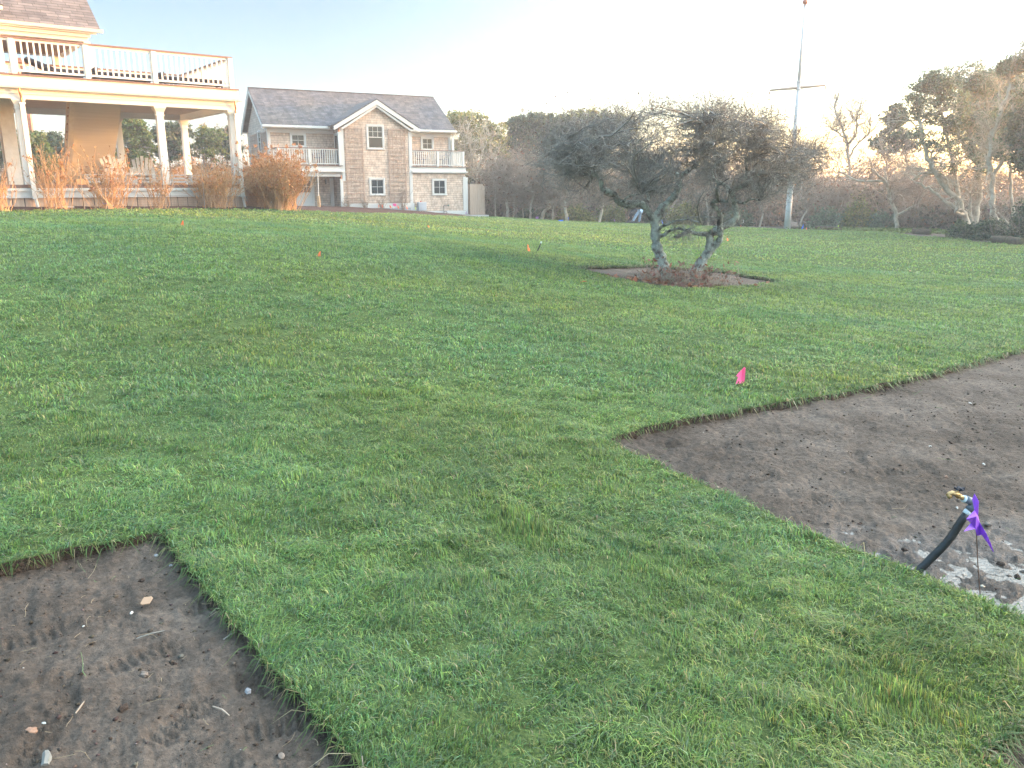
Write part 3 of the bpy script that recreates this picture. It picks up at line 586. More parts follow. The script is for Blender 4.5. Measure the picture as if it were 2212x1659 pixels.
def edge_dist(x, y, poly):
    d = np.full(np.shape(x), 1e9)
    for i in range(len(poly)):
        a, b = poly[i - 1], poly[i]; ab = b - a; t = np.clip(((x - a[0]) * ab[0] + (y - a[1]) * ab[1]) / (ab @ ab + 1e-12), 0, 1)
        d = np.minimum(d, np.hypot(x - a[0] - t * ab[0], y - a[1] - t * ab[1]))
    return d
cA = G(345, 1172)[:2]; a1 = G(0, 1243)[:2]; a2 = G(770, 1659)[:2]; amid = G(560, 1428)[:2]
PATCH_L = refine([cA, G(150, 1208)[:2], a1, a1 + (a1 - cA) * 1.0, np.array((-4.5, -1.)), a2 + (a2 - amid) * 1.6, a2, amid, G(455, 1300)[:2], G(385, 1218)[:2]], .012, .05)
cB = G(1308, 965)[:2]; b1 = G(2212, 763)[:2]; b2 = G(2212, 1352)[:2]; bl = G(2000, 822)[:2]
PATCH_R = refine([cB, G(1380, 941)[:2], G(1600, 897)[:2], G(1800, 863)[:2], bl, b1, b1 + (b1 - bl) * 1.6, np.array((9., 3.)), b2 + (b2 - G(2050, 1292)[:2]) * 1.2, b2, G(2050, 1292)[:2], G(1900, 1232)[:2], G(1700, 1152)[:2], G(1560, 1082)[:2], G(1420, 1016)[:2]], .012, .06)
PATCH_C = refine([G(2112, 1662)[:2], G(2165, 1630)[:2], G(2215, 1585)[:2], np.array((2.6, 1.9)), np.array((1.9, 1.1))], .01, .04)
PATCH_T = refine([G(1238, 582)[:2], G(1330, 607)[:2], G(1420, 625)[:2], G(1500, 630)[:2], G(1600, 623)[:2], G(1692, 613)[:2], G(1560, 590)[:2], G(1400, 577)[:2]], .05, .12)
lawn_front = [G(u, v)[:2] for u, v in [(-40, 459), (120, 457), (300, 455), (500, 455), (620, 456), (700, 460), (790, 463), (860, 462.5), (930, 467), (1006, 470), (1050, 470.5), (1110, 471), (1206, 477), (1400, 485), (1560, 491), (1700, 497), (1860, 501), (1930, 504), (1975, 512), (2060, 516), (2100, 523), (2212, 533)]]
LAWN = refine([np.array(q) for q in [(-26, -8), (-26, 14), (-17, 19.3)]] + lawn_front + [np.array(q) for q in [(24, 26), (27, 10), (26, -8)]], .03, .6)
HOLES = [PATCH_L, PATCH_R, PATCH_C, PATCH_T]
def on_turf(x, y):
    m_ = inside(x, y, LAWN)
    for h in HOLES: m_ &= ~inside(x, y, h)
    return m_
TURF_T = .046
# soil ground: one sheet to the horizon, fine near the camera
rad_ = np.r_[0, np.geomspace(1.3, 12, 330), np.geomspace(12.1, 60, 130), np.geomspace(62, 420, 24)]
ang_ = np.r_[np.linspace(-180, -42, 30), np.linspace(-41.6, 41.6, 560), np.linspace(42, 180, 30)[:-1]]
rr, aa = np.meshgrid(rad_, np.radians(ang_), indexing='ij')
gx, gy = rr * np.sin(aa), rr * np.cos(aa)
z0 = gz(gx, gy)
inL, inR = inside(gx, gy, PATCH_L), inside(gx, gy, PATCH_R)
pb = G(2090, 1255); wet = np.exp(-(((gx - pb[0] - .1) / .85) ** 2 + ((gy - pb[1] - .02) / .42) ** 2)) * 1.5
wet = np.clip(wet + .35 * noise(gx, gy, .3, 5) * (wet > .15), 0, 1) * inR
damp = .028 * noise(gx, gy, .55, 1) * .35 + .006 * noise(gx, gy, .16, 2) + .0030 * noise(gx, gy, .07, 4) + .0022 * noise(gx, gy, .038, 6) + .0018 * noise(gx, gy, .022, 8) + wet * (.009 * noise(gx, gy, .12, 18) + .006 * noise(gx, gy, .045, 19))
tread = np.zeros_like(gx)
def boot(u, v, ang, ln=.26, wd=.09, depth=.019):
    """heel-and-sole print with cross bars, pressed into the soil"""
    global tread
    c = G(u, v); ca, sa = math.cos(ang), math.sin(ang); dx, dy = gx - c[0], gy - c[1]; s_ = dx * ca + dy * sa; t_ = -dx * sa + dy * ca
    m_ = np.exp(-((s_ / ln * 2) ** 6) - ((t_ / wd * 2) ** 6)); tread -= m_ * depth * (.45 + .55 * (np.sin(s_ * 2 * np.pi / .034) > 0))
for b_ in [(140, 1485, 2.0), (300, 1420, .8), (470, 1300, .5), (250, 1330, 2.6), (620, 1560, .3), (90, 1600, 1.7), (390, 1555, 1.2), (1450, 960, .25), (1580, 960, .1), (1500, 1030, 1.0), (1750, 900, .2), (1700, 960, .4), (1850, 985, 1.1), (1640, 1035, .5), (1950, 905, .3), (2080, 950, .2), (1800, 1080, .1), (60, 1380, .7), (540, 1470, 2.2), (1930, 1020, .2), (2120, 1010, .7)]: boot(*b_)
gzv = z0 + np.where(rr < 14, damp + tread, .0) - wet * .018 - np.where(rr > 14, .0, 0)
GV = np.stack([gx, gy, gzv], -1).reshape(-1, 3)
nr, na = gx.shape
i_, j_ = np.meshgrid(np.arange(nr - 1), np.arange(na), indexing='ij'); jn = (j_ + 1) % na
gq = np.stack([i_ * na + j_, i_ * na + jn, (i_ + 1) * na + jn, (i_ + 1) * na + j_], -1).reshape(-1, 4)[:, ::-1]
ground = mesh_np('ground', GV, [gq], M['soil'], smooth=True); ground['kind'] = 'structure'
at = ground.data.attributes.new('wet', 'FLOAT', 'POINT'); at.data.foreach_set('value', wet.ravel().astype(np.float32))
# puddle: level water that shows where the muddy soil dips below it
pz = float(gz(pb[0], pb[1])) - .0225
ths = np.linspace(0, 2 * np.pi, 40, endpoint=False)
pd = MB(); pd.add([(pb[0] + .1 + 1.15 * math.cos(t) * (1 + .1 * math.sin(3 * t)), pb[1] + .05 + .62 * math.sin(t) * (1 + .08 * math.cos(5 * t)), pz) for t in ths], [tuple(range(40))])
puddle = pd.build('puddle_water', M['water']); puddle['kind'] = 'structure'

# turf sheet, cut with holes
def cdt_sheet(outer, holes, spacing, zoff, name, m, skirt=None, skmat=None, xr=(-26, 26), yr=(-8, 60)):
    pts = []; rng_ = np.random.default_rng(5); yv = yr[0]
    cand = []
    while yv < yr[1]:
        s = spacing(max(yv, 0)); xs = np.arange(xr[0], xr[1], s); cand.append(np.c_[xs + rng_.uniform(-.3, .3, len(xs)) * s, np.full(len(xs), yv) + rng_.uniform(-.3, .3, len(xs)) * s]); yv += s
    cand = np.concatenate(cand); k = inside(cand[:, 0], cand[:, 1], outer)
    for h in holes: k &= ~inside(cand[:, 0], cand[:, 1], h)
    cand = cand[k]
    V2 = [Vector(p) for p in outer]; E = [(i, (i + 1) % len(outer)) for i in range(len(outer))]
    for h in holes:
        b = len(V2); V2 += [Vector(p) for p in h]; E += [(b + i, b + (i + 1) % len(h)) for i in range(len(h))]
    V2 += [Vector(p) for p in cand]
    vo, eo, fo, *_ = delaunay_2d_cdt(V2, E, [], 0, 1e-5)
    V = np.array([(p.x, p.y) for p in vo]); Ft = np.array([f for f in fo if len(f) == 3]); c = V[Ft].mean(1)
    k = inside(c[:, 0], c[:, 1], outer)
    for h in holes: k &= ~inside(c[:, 0], c[:, 1], h)
    Ft = Ft[k]; a, b, c_ = V[Ft[:, 0]], V[Ft[:, 1]], V[Ft[:, 2]]
    flip = ((b - a)[:, 0] * (c_ - a)[:, 1] - (b - a)[:, 1] * (c_ - a)[:, 0]) < 0; Ft[flip] = Ft[flip][:, ::-1]
    z = gz(V[:, 0], V[:, 1]) + zoff(V[:, 0], V[:, 1]); V3 = np.c_[V, z]
    if skirt:
        ed = {}
        for f in Ft:
            for i in range(3):
                e = (f[i], f[(i + 1) % 3]); kk = (min(e), max(e)); ed[kk] = None if kk in ed else e
        be = np.array([e for e in ed.values() if e is not None]); n = len(V3)
        V4 = np.r_[V3, np.c_[V, z - skirt]]
        Q = np.stack([be[:, 1], be[:, 0], be[:, 0] + n, be[:, 1] + n], -1)
        return mesh_np(name, V4, [Ft, Q], None, mats=[m, skmat], fmat=[0] * len(Ft) + [1] * len(Q))
    return mesh_np(name, V3, [Ft], m)
M['sodedge'] = noisy('sod_edge_soil', [(.3, (.02, .013, .01)), (.6, (.05, .034, .024)), (.8, (.10, .07, .045))], 30, .95, 1.0, 9, 60)
lump = lambda x, y: TURF_T + .008 * noise(x, y, .9, 7) + .006 * noise(x, y, .33, 8)
lawn = cdt_sheet(LAWN, HOLES, lambda y: .13 if y < 7 else .3 if y < 16 else .7 if y < 30 else 1.4, lump, 'lawn', M['turf'], skirt=.07, skmat=M['sodedge'])
lawn['kind'] = 'structure'
# mulch bed in front of the houses
bed = refine([np.array((-24, 16.)), np.array((-17, 19.1))] + [q + np.array((0, -.05)) for q in lawn_front[:10]] + [np.array(q) for q in [(-3.2, 50.4), (-12, 47.5), (-16, 50), (-30, 40), (-32, 20)]], .02, .5)
mulch = cdt_sheet(bed, [], lambda y: .5, lambda x, y: .02 + .02 * noise(x, y, .6, 3), 'mulch_bed', M['mulch'], xr=(-32, 0), yr=(14, 52)); mulch['kind'] = 'structure'

# ------------------------------------------------------------------ grass blades (nobody could count them)
sd_ = (a2 - cA) / np.linalg.norm(a2 - cA); sn_ = np.array((-sd_[1], sd_[0]))
def blades(n, d0, d1, wd, ht, seed):
    r = np.random.default_rng(seed)
    d = np.sqrt(r.uniform(d0 ** 2, d1 ** 2, n)); a = np.radians(r.uniform(-37, 37, n)); x, y = d * np.sin(a), d * np.cos(a)
    k = on_turf(x, y); x, y, d = x[k], y[k], d[k]
    # thinner patches and tufts
    cl = noise(x, y, .35, 9) * .6 + noise(x, y, .13, 12) * .5
    k = r.uniform(size=len(x)) < np.clip(.80 + .45 * cl, .28, 1); x, y, cl, d = x[k], y[k], cl[k], d[k]; n = len(x)
    z = gz(x, y) + lump(x, y) - .006
    # distance to cut edges: long blades hang over them
    strip = (x * sn_[0] + y * sn_[1]) / .61; sid = np.floor(strip); sf = strip - sid
    seam = np.minimum(sf, 1 - sf) < .035
    lay = noise(x, y, 1.1, 14) * 2.2 + noise(x, y, .4, 15) * 1.4 + sid * .9 + r.normal(0, 1.15, n)
    h = ht * np.clip(1 + .28 * cl + .12 * noise(x, y, 1.7, 17), .5, 1.45) * r.uniform(.55, 1.35, n) * np.where(seam, .6, 1)
    lean = np.clip((.88 if d1 < 22 else .60) + .38 * noise(x, y, .7, 19) + r.normal(0, .34, n), .1, 1.9)
    ux, uy = np.cos(lay), np.sin(lay); sx, sy = np.cos(lay + 1.57 + r.normal(0, .7, n)), np.sin(lay + 1.57 + r.normal(0, .7, n))
    W_ = wd * r.uniform(.6, 1.3, n)
    b = np.stack([x, y, z], -1); s = np.stack([sx, sy, np.zeros(n)], -1) * W_[:, None] / 2
    mid = b + np.stack([ux * h * lean * .32, uy * h * lean * .32, h * .52], -1)
    tip = b + np.stack([ux * h * lean, uy * h * lean, h * np.clip(1.0 - lean * .5, .10, .95)], -1)
    V = np.stack([b - s, b + s, mid + s * .85, mid - s * .85, tip], 1).reshape(-1, 3); o = np.arange(n)[:, None] * 5
    pal = [(.14, .23, .066), (.195, .285, .076), (.135, .23, .095), (.25, .305, .09), (.07, .135, .058), (.38, .32, .17), (.185, .245, .135)]
    c = chosen(n, pal, [5, 6, 4, 3, 3.5, .6, 1.6] if d1 < 12 else [5, 7, 4, 1.6, 1.6, .12, 2.2], .26 if d1 < 12 else .12, r)
    pat = noise(x, y, 2.6, 21) * .6 + noise(x, y, .8, 23) * .5 + ((sid * 7919) % 5 - 2) * .10
    c = c * (1 + .15 * pat[:, None]) * (1 + .10 * np.stack([-noise(x, y, 3.5, 25), 0 * x, noise(x, y, 3.5, 25)], -1))
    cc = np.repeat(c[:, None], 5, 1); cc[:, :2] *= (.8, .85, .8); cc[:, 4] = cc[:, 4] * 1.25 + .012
    return V, (o + [0, 1, 2, 3]), (o + [3, 2, 4]), cc.reshape(-1, 3)
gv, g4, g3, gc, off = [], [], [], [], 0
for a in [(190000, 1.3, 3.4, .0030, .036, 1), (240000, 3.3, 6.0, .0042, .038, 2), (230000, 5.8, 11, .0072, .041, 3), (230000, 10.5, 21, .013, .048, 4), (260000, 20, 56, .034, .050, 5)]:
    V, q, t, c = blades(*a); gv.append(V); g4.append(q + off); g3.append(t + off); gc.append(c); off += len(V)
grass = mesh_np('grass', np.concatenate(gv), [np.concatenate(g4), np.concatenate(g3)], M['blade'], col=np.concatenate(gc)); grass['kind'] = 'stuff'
del gv, g4, g3, gc

# cut edge fringe: pale roots and blades hanging over the sod edges
def fringe(polys, n, seed):
    r = np.random.default_rng(seed); Vs = []; Cs = []
    for pl in polys:
        seg = np.r_[pl[1:], pl[:1]] - pl; ln = np.linalg.norm(seg, axis=1); i = r.choice(len(pl), n, p=ln / ln.sum()); t = r.uniform(size=n)
        p = pl[i] + seg[i] * t[:, None]; area = ((pl[:, 0] * np.roll(pl[:, 1], -1)) - (np.roll(pl[:, 0], -1) * pl[:, 1])).sum()
        nin = np.c_[-seg[i, 1], seg[i, 0]] / ln[i][:, None] * (1 if area > 0 else -1)      # into the hole
        k = (np.hypot(*p.T) < 22) & (p[:, 1] > .8); p, nin = p[k], nin[k]; m_ = len(p); d = np.hypot(*p.T); wd = np.clip(.0011 * d, .0034, .012)
        z = gz(p[:, 0], p[:, 1]) + TURF_T * r.uniform(.3, 1.1, m_); hh = r.uniform(.02, .06, m_)
        nin = nin * r.uniform(.2, 1.1, (m_, 1)) + r.normal(0, .8, (m_, 2)); b = np.c_[p - nin * .01, z]; mid = b + np.c_[nin * hh[:, None] * .6, hh * .45]; tip = b + np.c_[nin * hh[:, None] * 1.3, -z + gz(p[:, 0], p[:, 1]) + hh * r.uniform(-.05, .5, m_)]
        s = np.c_[-nin[:, 1], nin[:, 0], np.zeros(m_)]; s = s / (np.linalg.norm(s, axis=1)[:, None] + 1e-9) * wd[:, None] / 2
        Vs.append(np.stack([b - s, b + s, mid + s, mid - s, tip], 1).reshape(-1, 3))
        Cs.append(np.repeat(chosen(m_, [(.07, .13, .035), (.12, .16, .045), (.22, .18, .09), (.30, .26, .17)], [6, 4, 1.6, .7], .15, r), 5, 0))
    V = np.concatenate(Vs); o = np.arange(len(V) // 5)[:, None] * 5
    return mesh_np('grass_fringe', V, [o + [0, 1, 2, 3], o + [3, 2, 4]], M['blade'], col=np.concatenate(Cs))
fr = fringe([PATCH_L, PATCH_R, PATCH_C, PATCH_T], 3400, 8); fr['kind'] = 'stuff'

# grit and clods on the bare soil
def grit(n, seed):
    r = np.random.default_rng(seed); x = np.r_[r.uniform(-3.6, 0, n), r.uniform(.2, 7, n * 2)]; y = np.r_[r.uniform(1.4, 3.8, n), r.uniform(2.2, 8, n * 2)]
    k = inside(x, y, PATCH_L) | inside(x, y, PATCH_R); x, y = x[k], y[k]; m_ = len(x); s = r.exponential(.0026, m_) + .0014; s = np.minimum(s, .012)
    o8 = np.array([(1, 0, 0), (0, 1, 0), (-1, 0, 0), (0, -1, 0), (0, 0, 1), (0, 0, -1)], float)
    j = o8[None] * r.uniform(.6, 1.4, (m_, 6, 1)) * s[:, None, None] * np.array((1, 1, .6)); a = r.uniform(0, 6.28, m_); ca, sa = np.cos(a)[:, None], np.sin(a)[:, None]
    j = np.stack([j[..., 0] * ca - j[..., 1] * sa, j[..., 0] * sa + j[..., 1] * ca, j[..., 2]], -1)
    dz = .028 * noise(x, y, .55, 1) * .35 + .006 * noise(x, y, .16, 2)
    V = (np.stack([x, y, gz(x, y) + dz + s * .3], -1)[:, None] + j).reshape(-1, 3); o = np.arange(m_)[:, None, None] * 6
    T = np.array([(0, 1, 4), (1, 2, 4), (2, 3, 4), (3, 0, 4), (1, 0, 5), (2, 1, 5), (3, 2, 5), (0, 3, 5)])
    c = chosen(m_, [(.04, .03, .024), (.065, .05, .04), (.10, .08, .066), (.30, .26, .22)], [4, 6, 3, .15], .15, r)
    return mesh_np('gravel', V, [(o + T).reshape(-1, 3)], M['gritm'], col=np.repeat(c, 6, 0))
M['gritm'] = colmat('soil_grit', .95, 0, .1)
g_ = grit(5200, 4); g_['kind'] = 'stuff'

# ------------------------------------------------------------------ branches and leaves
def unit(v): return v / (np.linalg.norm(v, axis=-1, keepdims=True) + 1e-9)
def grow(S, D, ln, r0, nseg, wander, up, r, tip=.25):
    """batch of wandering branches from S along D; returns pts (N,nseg+1,3), radii"""
    n = len(S); pts = np.empty((n, nseg + 1, 3)); pts[:, 0] = S; d = unit(D)
    for i in range(nseg):
        d = unit(d + r.normal(0, wander, (n, 3)) + np.array((0, 0, up))); pts[:, i + 1] = pts[:, i] + d * (ln / nseg)[:, None]
    return pts, r0[:, None] * np.linspace(1, tip, nseg + 1)[None]
def sprout(pts, rad, k, r, lo=.25, spread=.9, keep=.5):
    """k child starts per branch: positions, directions, local radius"""
    n, m, _ = pts.shape; b = np.repeat(np.arange(n), k); t = r.uniform(lo, 1, n * k) * (m - 1); i = np.minimum(t.astype(int), m - 2); f = (t - i)[:, None]
    S = pts[b, i] * (1 - f) + pts[b, i + 1] * f; T = unit(pts[b, i + 1] - pts[b, i]); D = unit(T * keep + r.normal(0, spread, (len(b), 3)))
    return S, D, rad[b, i] * (1 - f[:, 0]) + rad[b, i + 1] * f[:, 0]
def resample(poly, rad, n):
    p = np.array(poly, float); d = np.r_[0, np.cumsum(np.linalg.norm(np.diff(p, axis=0), axis=1))]; q = np.linspace(0, d[-1], n)
    return np.stack([np.interp(q, d, p[:, k]) for k in range(3)], 1), np.interp(q, d, rad)
def smooth_(p, it=2):
    for _ in range(it): p[1:-1] = p[1:-1] * .5 + (p[:-2] + p[2:]) * .25
    return p
class Geo:
    def __init__(s): s.V = []; s.F = []; s.n = 0
    def add(s, V, Q): s.V.append(V); s.F.append(Q + s.n); s.n += len(V)
    def tubes(s, pts, rad, n=4): s.add(*tube_batch(pts, rad, n)); return s
    def build(s, name, m, parent=None, col=None): return mesh_np(name, np.concatenate(s.V), s.F, m, parent, col, smooth=True)
def leaves(C_, size, r, cols, wts, flat=.0, aspect=1.6, jit=.18):
    """leaf-sized quads at centres C_"""
    n = len(C_); a = unit(r.normal(0, 1, (n, 3)) * np.array((1, 1, 1 - flat))); b = unit(np.cross(a, r.normal(0, 1, (n, 3)))); s = size * r.uniform(.6, 1.4, (n, 1))
    V = np.stack([C_ - a * s * aspect / 2, C_ - b * s * .4, C_ + a * s * aspect / 2, C_ + b * s * .4], 1).reshape(-1, 3)
    return V, (np.arange(n)[:, None] * 4 + np.arange(4)), np.repeat(chosen(n, cols, wts, jit, r), 4, 0)
def leafmesh(name, packs, parent=None, m=None):
    off = 0; V, Q, Cc = [], [], []
    for v, q, c in packs: V.append(v); Q.append(q + off); Cc.append(c); off += len(v)
    return mesh_np(name, np.concatenate(V), Q, m or M['leaf'], parent, col=np.concatenate(Cc))

# ---- the gnarled tree in the lawn, its limbs traced at their own depth
def zt(x, y, Y): return P(1179.5 + .2728 * x, 186.5 + .2728 * y, Y)
TY = 14.9; r = np.random.default_rng(21)
base = onG(*G(1480, 612)[:2]); hero = empty('gnarled_tree', base, label='gnarled lichen-covered bare tree with two leaning trunks in a dirt patch', cat='tree')
def toL(p): return p - base
limbs = [  # (x, y, half width) in the close-up of the photo, depth start and end in metres
 ([(965, 1530, 52), (950, 1480, 44), (920, 1390, 42), (880, 1290, 42), (862, 1200, 36), (868, 1110, 35), (852, 1050, 40)], 0, 0),
 ([(852, 1055, 34), (815, 1000, 29), (790, 955, 30), (750, 925, 27), (690, 935, 26), (600, 925, 29), (558, 890, 27), (545, 850, 25), (480, 832, 25), (432, 800, 22), (428, 730, 22), (380, 680, 21), (310, 640, 20), (250, 590, 16), (200, 480, 10), (150, 400, 6)], 0, -.5),
 ([(860, 1052, 36), (900, 1000, 37), (950, 940, 35), (1010, 880, 31), (1045, 830, 27), (1050, 760, 23), (1058, 710, 20), (1000, 690, 17), (930, 650, 16), (850, 610, 15), (780, 580, 13), (700, 555, 12), (640, 530, 11), (600, 470, 10), (580, 400, 8), (560, 330, 5)], 0, .9),
 ([(1055, 725, 18), (1110, 680, 16), (1180, 640, 14), (1240, 560, 12), (1260, 470, 9), (1240, 380, 6), (1250, 280, 4)], .3, -.6),
 ([(1140, 1560, 56), (1165, 1500, 46), (1200, 1440, 44), (1250, 1360, 43), (1298, 1300, 40), (1302, 1230, 34), (1292, 1170, 33)], .1, .1),
 ([(1292, 1172, 26), (1230, 1168, 17), (1180, 1160, 17), (1120, 1145, 16), (1060, 1188, 14), (1015, 1195, 9)], .1, -.3),
 ([(1298, 1300, 34), (1350, 1250, 24), (1382, 1200, 22), (1375, 1130, 24), (1382, 1000, 20), (1340, 960, 18), (1300, 925, 16), (1350, 905, 16), (1440, 915, 13)], .1, -.4),
 ([(1310, 1165, 30), (1400, 1110, 28), (1470, 1085, 27), (1512, 1045, 27), (1500, 980, 25), (1482, 900, 24), (1465, 840, 24), (1500, 805, 20), (1560, 790, 17), (1640, 720, 13), (1780, 650, 12), (1900, 620, 10), (2000, 600, 8), (2120, 560, 5)], .1, .3),
 ([(1465, 845, 20), (1430, 790, 18), (1370, 760, 16), (1320, 740, 14), (1300, 660, 12), (1400, 560, 11), (1500, 500, 9), (1560, 420, 6), (1600, 300, 4)], .15, 1.1),
 ([(1560, 790, 12), (1600, 680, 12), (1580, 580, 10), (1650, 520, 9), (1700, 400, 6), (1720, 280, 4)], .2, -1.0),
 ([(880, 1180, 16), (930, 1185, 13), (990, 1140, 12), (1050, 1120, 10), (1100, 1140, 7), (1160, 1120, 5)], 0, -.6),
 ([(880, 1150, 16), (920, 1100, 12), (960, 1095, 9), (1030, 1060, 7), (1120, 1050, 5), (1230, 1080, 4)], 0, -.9),
 ([(310, 640, 14), (300, 570, 12), (360, 540, 9), (440, 500, 7), (520, 420, 5)], -.45, .8),
 ([(600, 925, 12), (640, 880, 8), (700, 860, 6), (760, 850, 4)], -.2, -.8),
 ([(790, 940, 14), (815, 890, 11), (800, 850, 10), (790, 800, 7)], -.1, .5),
 ([(1490, 900, 12), (1560, 930, 9), (1620, 890, 7), (1700, 900, 5)], .2, -.7),
 ([(1400, 1110, 10), (1380, 1040, 8), (1250, 1030, 6), (1130, 1040, 4)], .1, .6),
]
tg = Geo(); LP, LR = [], []
for k_, (pl, d0, d1) in enumerate(limbs):
    n = len(pl); w_ = np.array([toL(zt(x, y, TY + d0 + (d1 - d0) * i / (n - 1))) for i, (x, y, _) in enumerate(pl)]); rd = np.array([q[2] for q in pl]) * .2728 / F * TY
    m_ = max(8, 4 * n); pp, rr2 = resample(w_, rd, m_); pp = smooth_(pp, 2)
    wob = np.cumsum(r.normal(0, 1, (m_, 3)), 0); wob -= np.linspace(0, 1, m_)[:, None] * wob[-1]; pp = pp + wob * np.minimum(rr2, .03)[:, None] * .13 * np.sin(np.linspace(0, np.pi, m_))[:, None]
    rr2 = rr2 * (1 + .16 * noise(np.arange(m_) * .5, np.full(m_, k_ * 3.), 2.2, k_))
    tg.tubes(pp[None], rr2[None], 10); LP.append(pp[m_ // 4:] if k_ not in (0, 4) else pp[-2:]); LR.append(rr2[m_ // 4:] if k_ not in (0, 4) else rr2[-2:])
tg.build('trunk', M['lichen'], hero)
LPa, LRa = np.concatenate(LP), np.concatenate(LR)
# branches that reach out to fill the flat-topped crown
top = np.array([(1140, 335), (1165, 300), (1190, 278), (1220, 252), (1260, 240), (1300, 246), (1340, 240), (1375, 215), (1420, 203), (1445, 215), (1475, 247), (1510, 226), (1540, 212), (1580, 216), (1620, 235), (1670, 250), (1700, 268), (1740, 292), (1790, 320)])
bot = np.array([(1140, 350), (1175, 365), (1215, 372), (1270, 385), (1330, 372), (1420, 392), (1500, 402), (1560, 405), (1640, 398), (1700, 395), (1750, 378), (1790, 345)])
NT = 500; uu = r.uniform(1142, 1788, NT * 3); uu = uu[r.uniform(30, 150, NT * 3) < np.interp(uu, bot[:, 0], bot[:, 1]) - np.interp(uu, top[:, 0], top[:, 1])][:NT]; NT = len(uu); vt, vb = np.interp(uu, top[:, 0], top[:, 1]), np.interp(uu, bot[:, 0], bot[:, 1]); vv = vt + 6 + (vb - vt + 4) * r.uniform(0, 1, NT) ** .95
dep = r.uniform(-1, 1, NT) * (2.1 - .7 * np.abs(uu - 1475) / 300)
TG = np.array([toL(P(u, v, TY + d)) for u, v, d in zip(uu, vv, dep)])
pts = []
for T in TG:
    d2 = ((LPa - T) ** 2 * np.array((1, .5, 1.5))).sum(1) + np.where(LPa[:, 2] > T[2] + .1, .5, 0); j = d2.argmin(); s_ = LPa[j]; L_ = np.linalg.norm(T - s_)
    t = np.linspace(0, 1, 8)[:, None]; mid = (s_ + T) / 2 + r.normal(0, .13 * L_, 3) + np.array((0, 0, .06 * L_))
    q = (1 - t) ** 2 * s_ + 2 * t * (1 - t) * mid + t ** 2 * T + r.normal(0, .018, (8, 3)) * np.sin(t * np.pi); pts.append(q)
pts = np.array(pts); rad = np.linspace(1, .3, 8)[None] * (.011 + .009 * r.uniform(size=(NT, 1))) * np.clip(np.linalg.norm(pts[:, -1] - pts[:, 0], axis=1), .5, 1.6)[:, None]
bg_ = Geo().tubes(pts, rad, 6)
S, D, q = sprout(pts, rad, 7, r, .12, .8, .6); n = len(S); D = D * (1, 1, .55) + unit(S * (1, 0, 0)) * .3; p2, r2_ = grow(S, D, r.uniform(.25, .75, n), np.minimum(q * .6, .0055), 6, .3, .03, r); bg_.tubes(p2, r2_, 4)
S, D, q = sprout(p2, r2_, 6, r, .15, .8, .5); n = len(S); p3, r3 = grow(S, D, r.uniform(.07, .24, n), np.full(n, .0038), 3, .35, .04, r, .6); bg_.tubes(p3, r3, 3)
# sprigs on the lower limbs
low = np.concatenate([q_[:, None] for q_ in LP[5:] if 1]); 
S = LPa[r.integers(0, len(LPa), 420)]; n = len(S); p4, r4 = grow(S, r.normal(0, 1, (n, 3)) + (0, 0, .2), r.uniform(.12, .5, n), np.full(n, .005), 5, .35, .02, r); bg_.tubes(p4, r4, 4)
S, D, q = sprout(p4, r4, 6, r, .2, .8, .5); n = len(S); p5, r5 = grow(S, D, r.uniform(.05, .2, n), np.full(n, .0026), 3, .35, 0, r, .5); bg_.tubes(p5, r5, 3)
bg_.build('branches', M['twig'], hero)
e3 = p3[:, -1]; hz = e3[:, 2]; pr = np.clip((hz - 1.9) / 2.2, .04, 1) * .17; k = r.uniform(size=len(e3)) < pr
leafmesh('leaves', [leaves(e3[k] + r.normal(0, .006, (k.sum(), 3)), .028, r, [(.13, .08, .06), (.17, .10, .075), (.10, .085, .07), (.22, .14, .09)], [4, 3, 3, 1])], hero)
del pts, p2, p3, p4, p5

# ---- leaf litter, suckers and grass tufts round the tree foot
tc = G(1480, 616)
sk = empty('sapling_suckers', onG(tc[0], tc[1]), label='low tangle of russet-leaved sucker shoots around the gnarled tree foot', cat='shrub')
n = 170; S = np.c_[r.normal(0, .42, n), r.normal(0, .22, n), np.zeros(n)]; S[:, 2] = gz(tc[0] + S[:, 0], tc[1] + S[:, 1]) - tc[2]; D = np.c_[r.normal(0, .45, (n, 2)), np.ones(n)]
p1, q1 = grow(S, D, r.uniform(.15, .5, n), np.full(n, .004), 5, .25, .05, r); gg = Geo().tubes(p1, q1, 4); S2, D2, q = sprout(p1, q1, 6, r); n2 = len(S2); p2, q2 = grow(S2, D2, r.uniform(.06, .16, n2), np.full(n2, .0022), 3, .3, .05, r); gg.tubes(p2, q2, 3)
gg.build('stems', M['browntwig'], sk); e = p2[:, -1]; k = r.uniform(size=len(e)) < .38
leafmesh('leaves', [leaves(e[k], .05, r, [(.20, .09, .06), (.17, .10, .075), (.26, .14, .10), (.16, .13, .11)], [4, 3, 2, 2])], sk)
n = 380; x = tc[0] + r.normal(.05, .62, n); y = tc[1] - .15 + r.normal(0, .2, n); k = inside(x, y, PATCH_T); x, y = x[k], y[k]; C_ = np.c_[x, y, gz(x, y) + r.uniform(.005, .05, len(x))]
o = leafmesh('leaf_litter', [leaves(C_, .085, r, [(.28, .12, .07), (.24, .13, .09), (.17, .10, .075), (.34, .19, .12)], [3, 3, 4, 1], flat=.65, aspect=1.5)]); o['kind'] = 'stuff'
n = 380; x = tc[0] + r.normal(.2, .55, n); y = tc[1] + r.normal(0, .2, n); S = np.c_[x, y, gz(x, y)]; p1, q1 = grow(S, np.c_[r.normal(0, .6, (n, 2)), np.ones(n)], r.uniform(.1, .3, n), np.full(n, .0028), 4, .3, -.12, r, .2)
o = Geo().tubes(p1, q1, 3).build('dry_grass', mat('dry_grass_stem', (.22, .24, .15), .9)); o['kind'] = 'stuff'

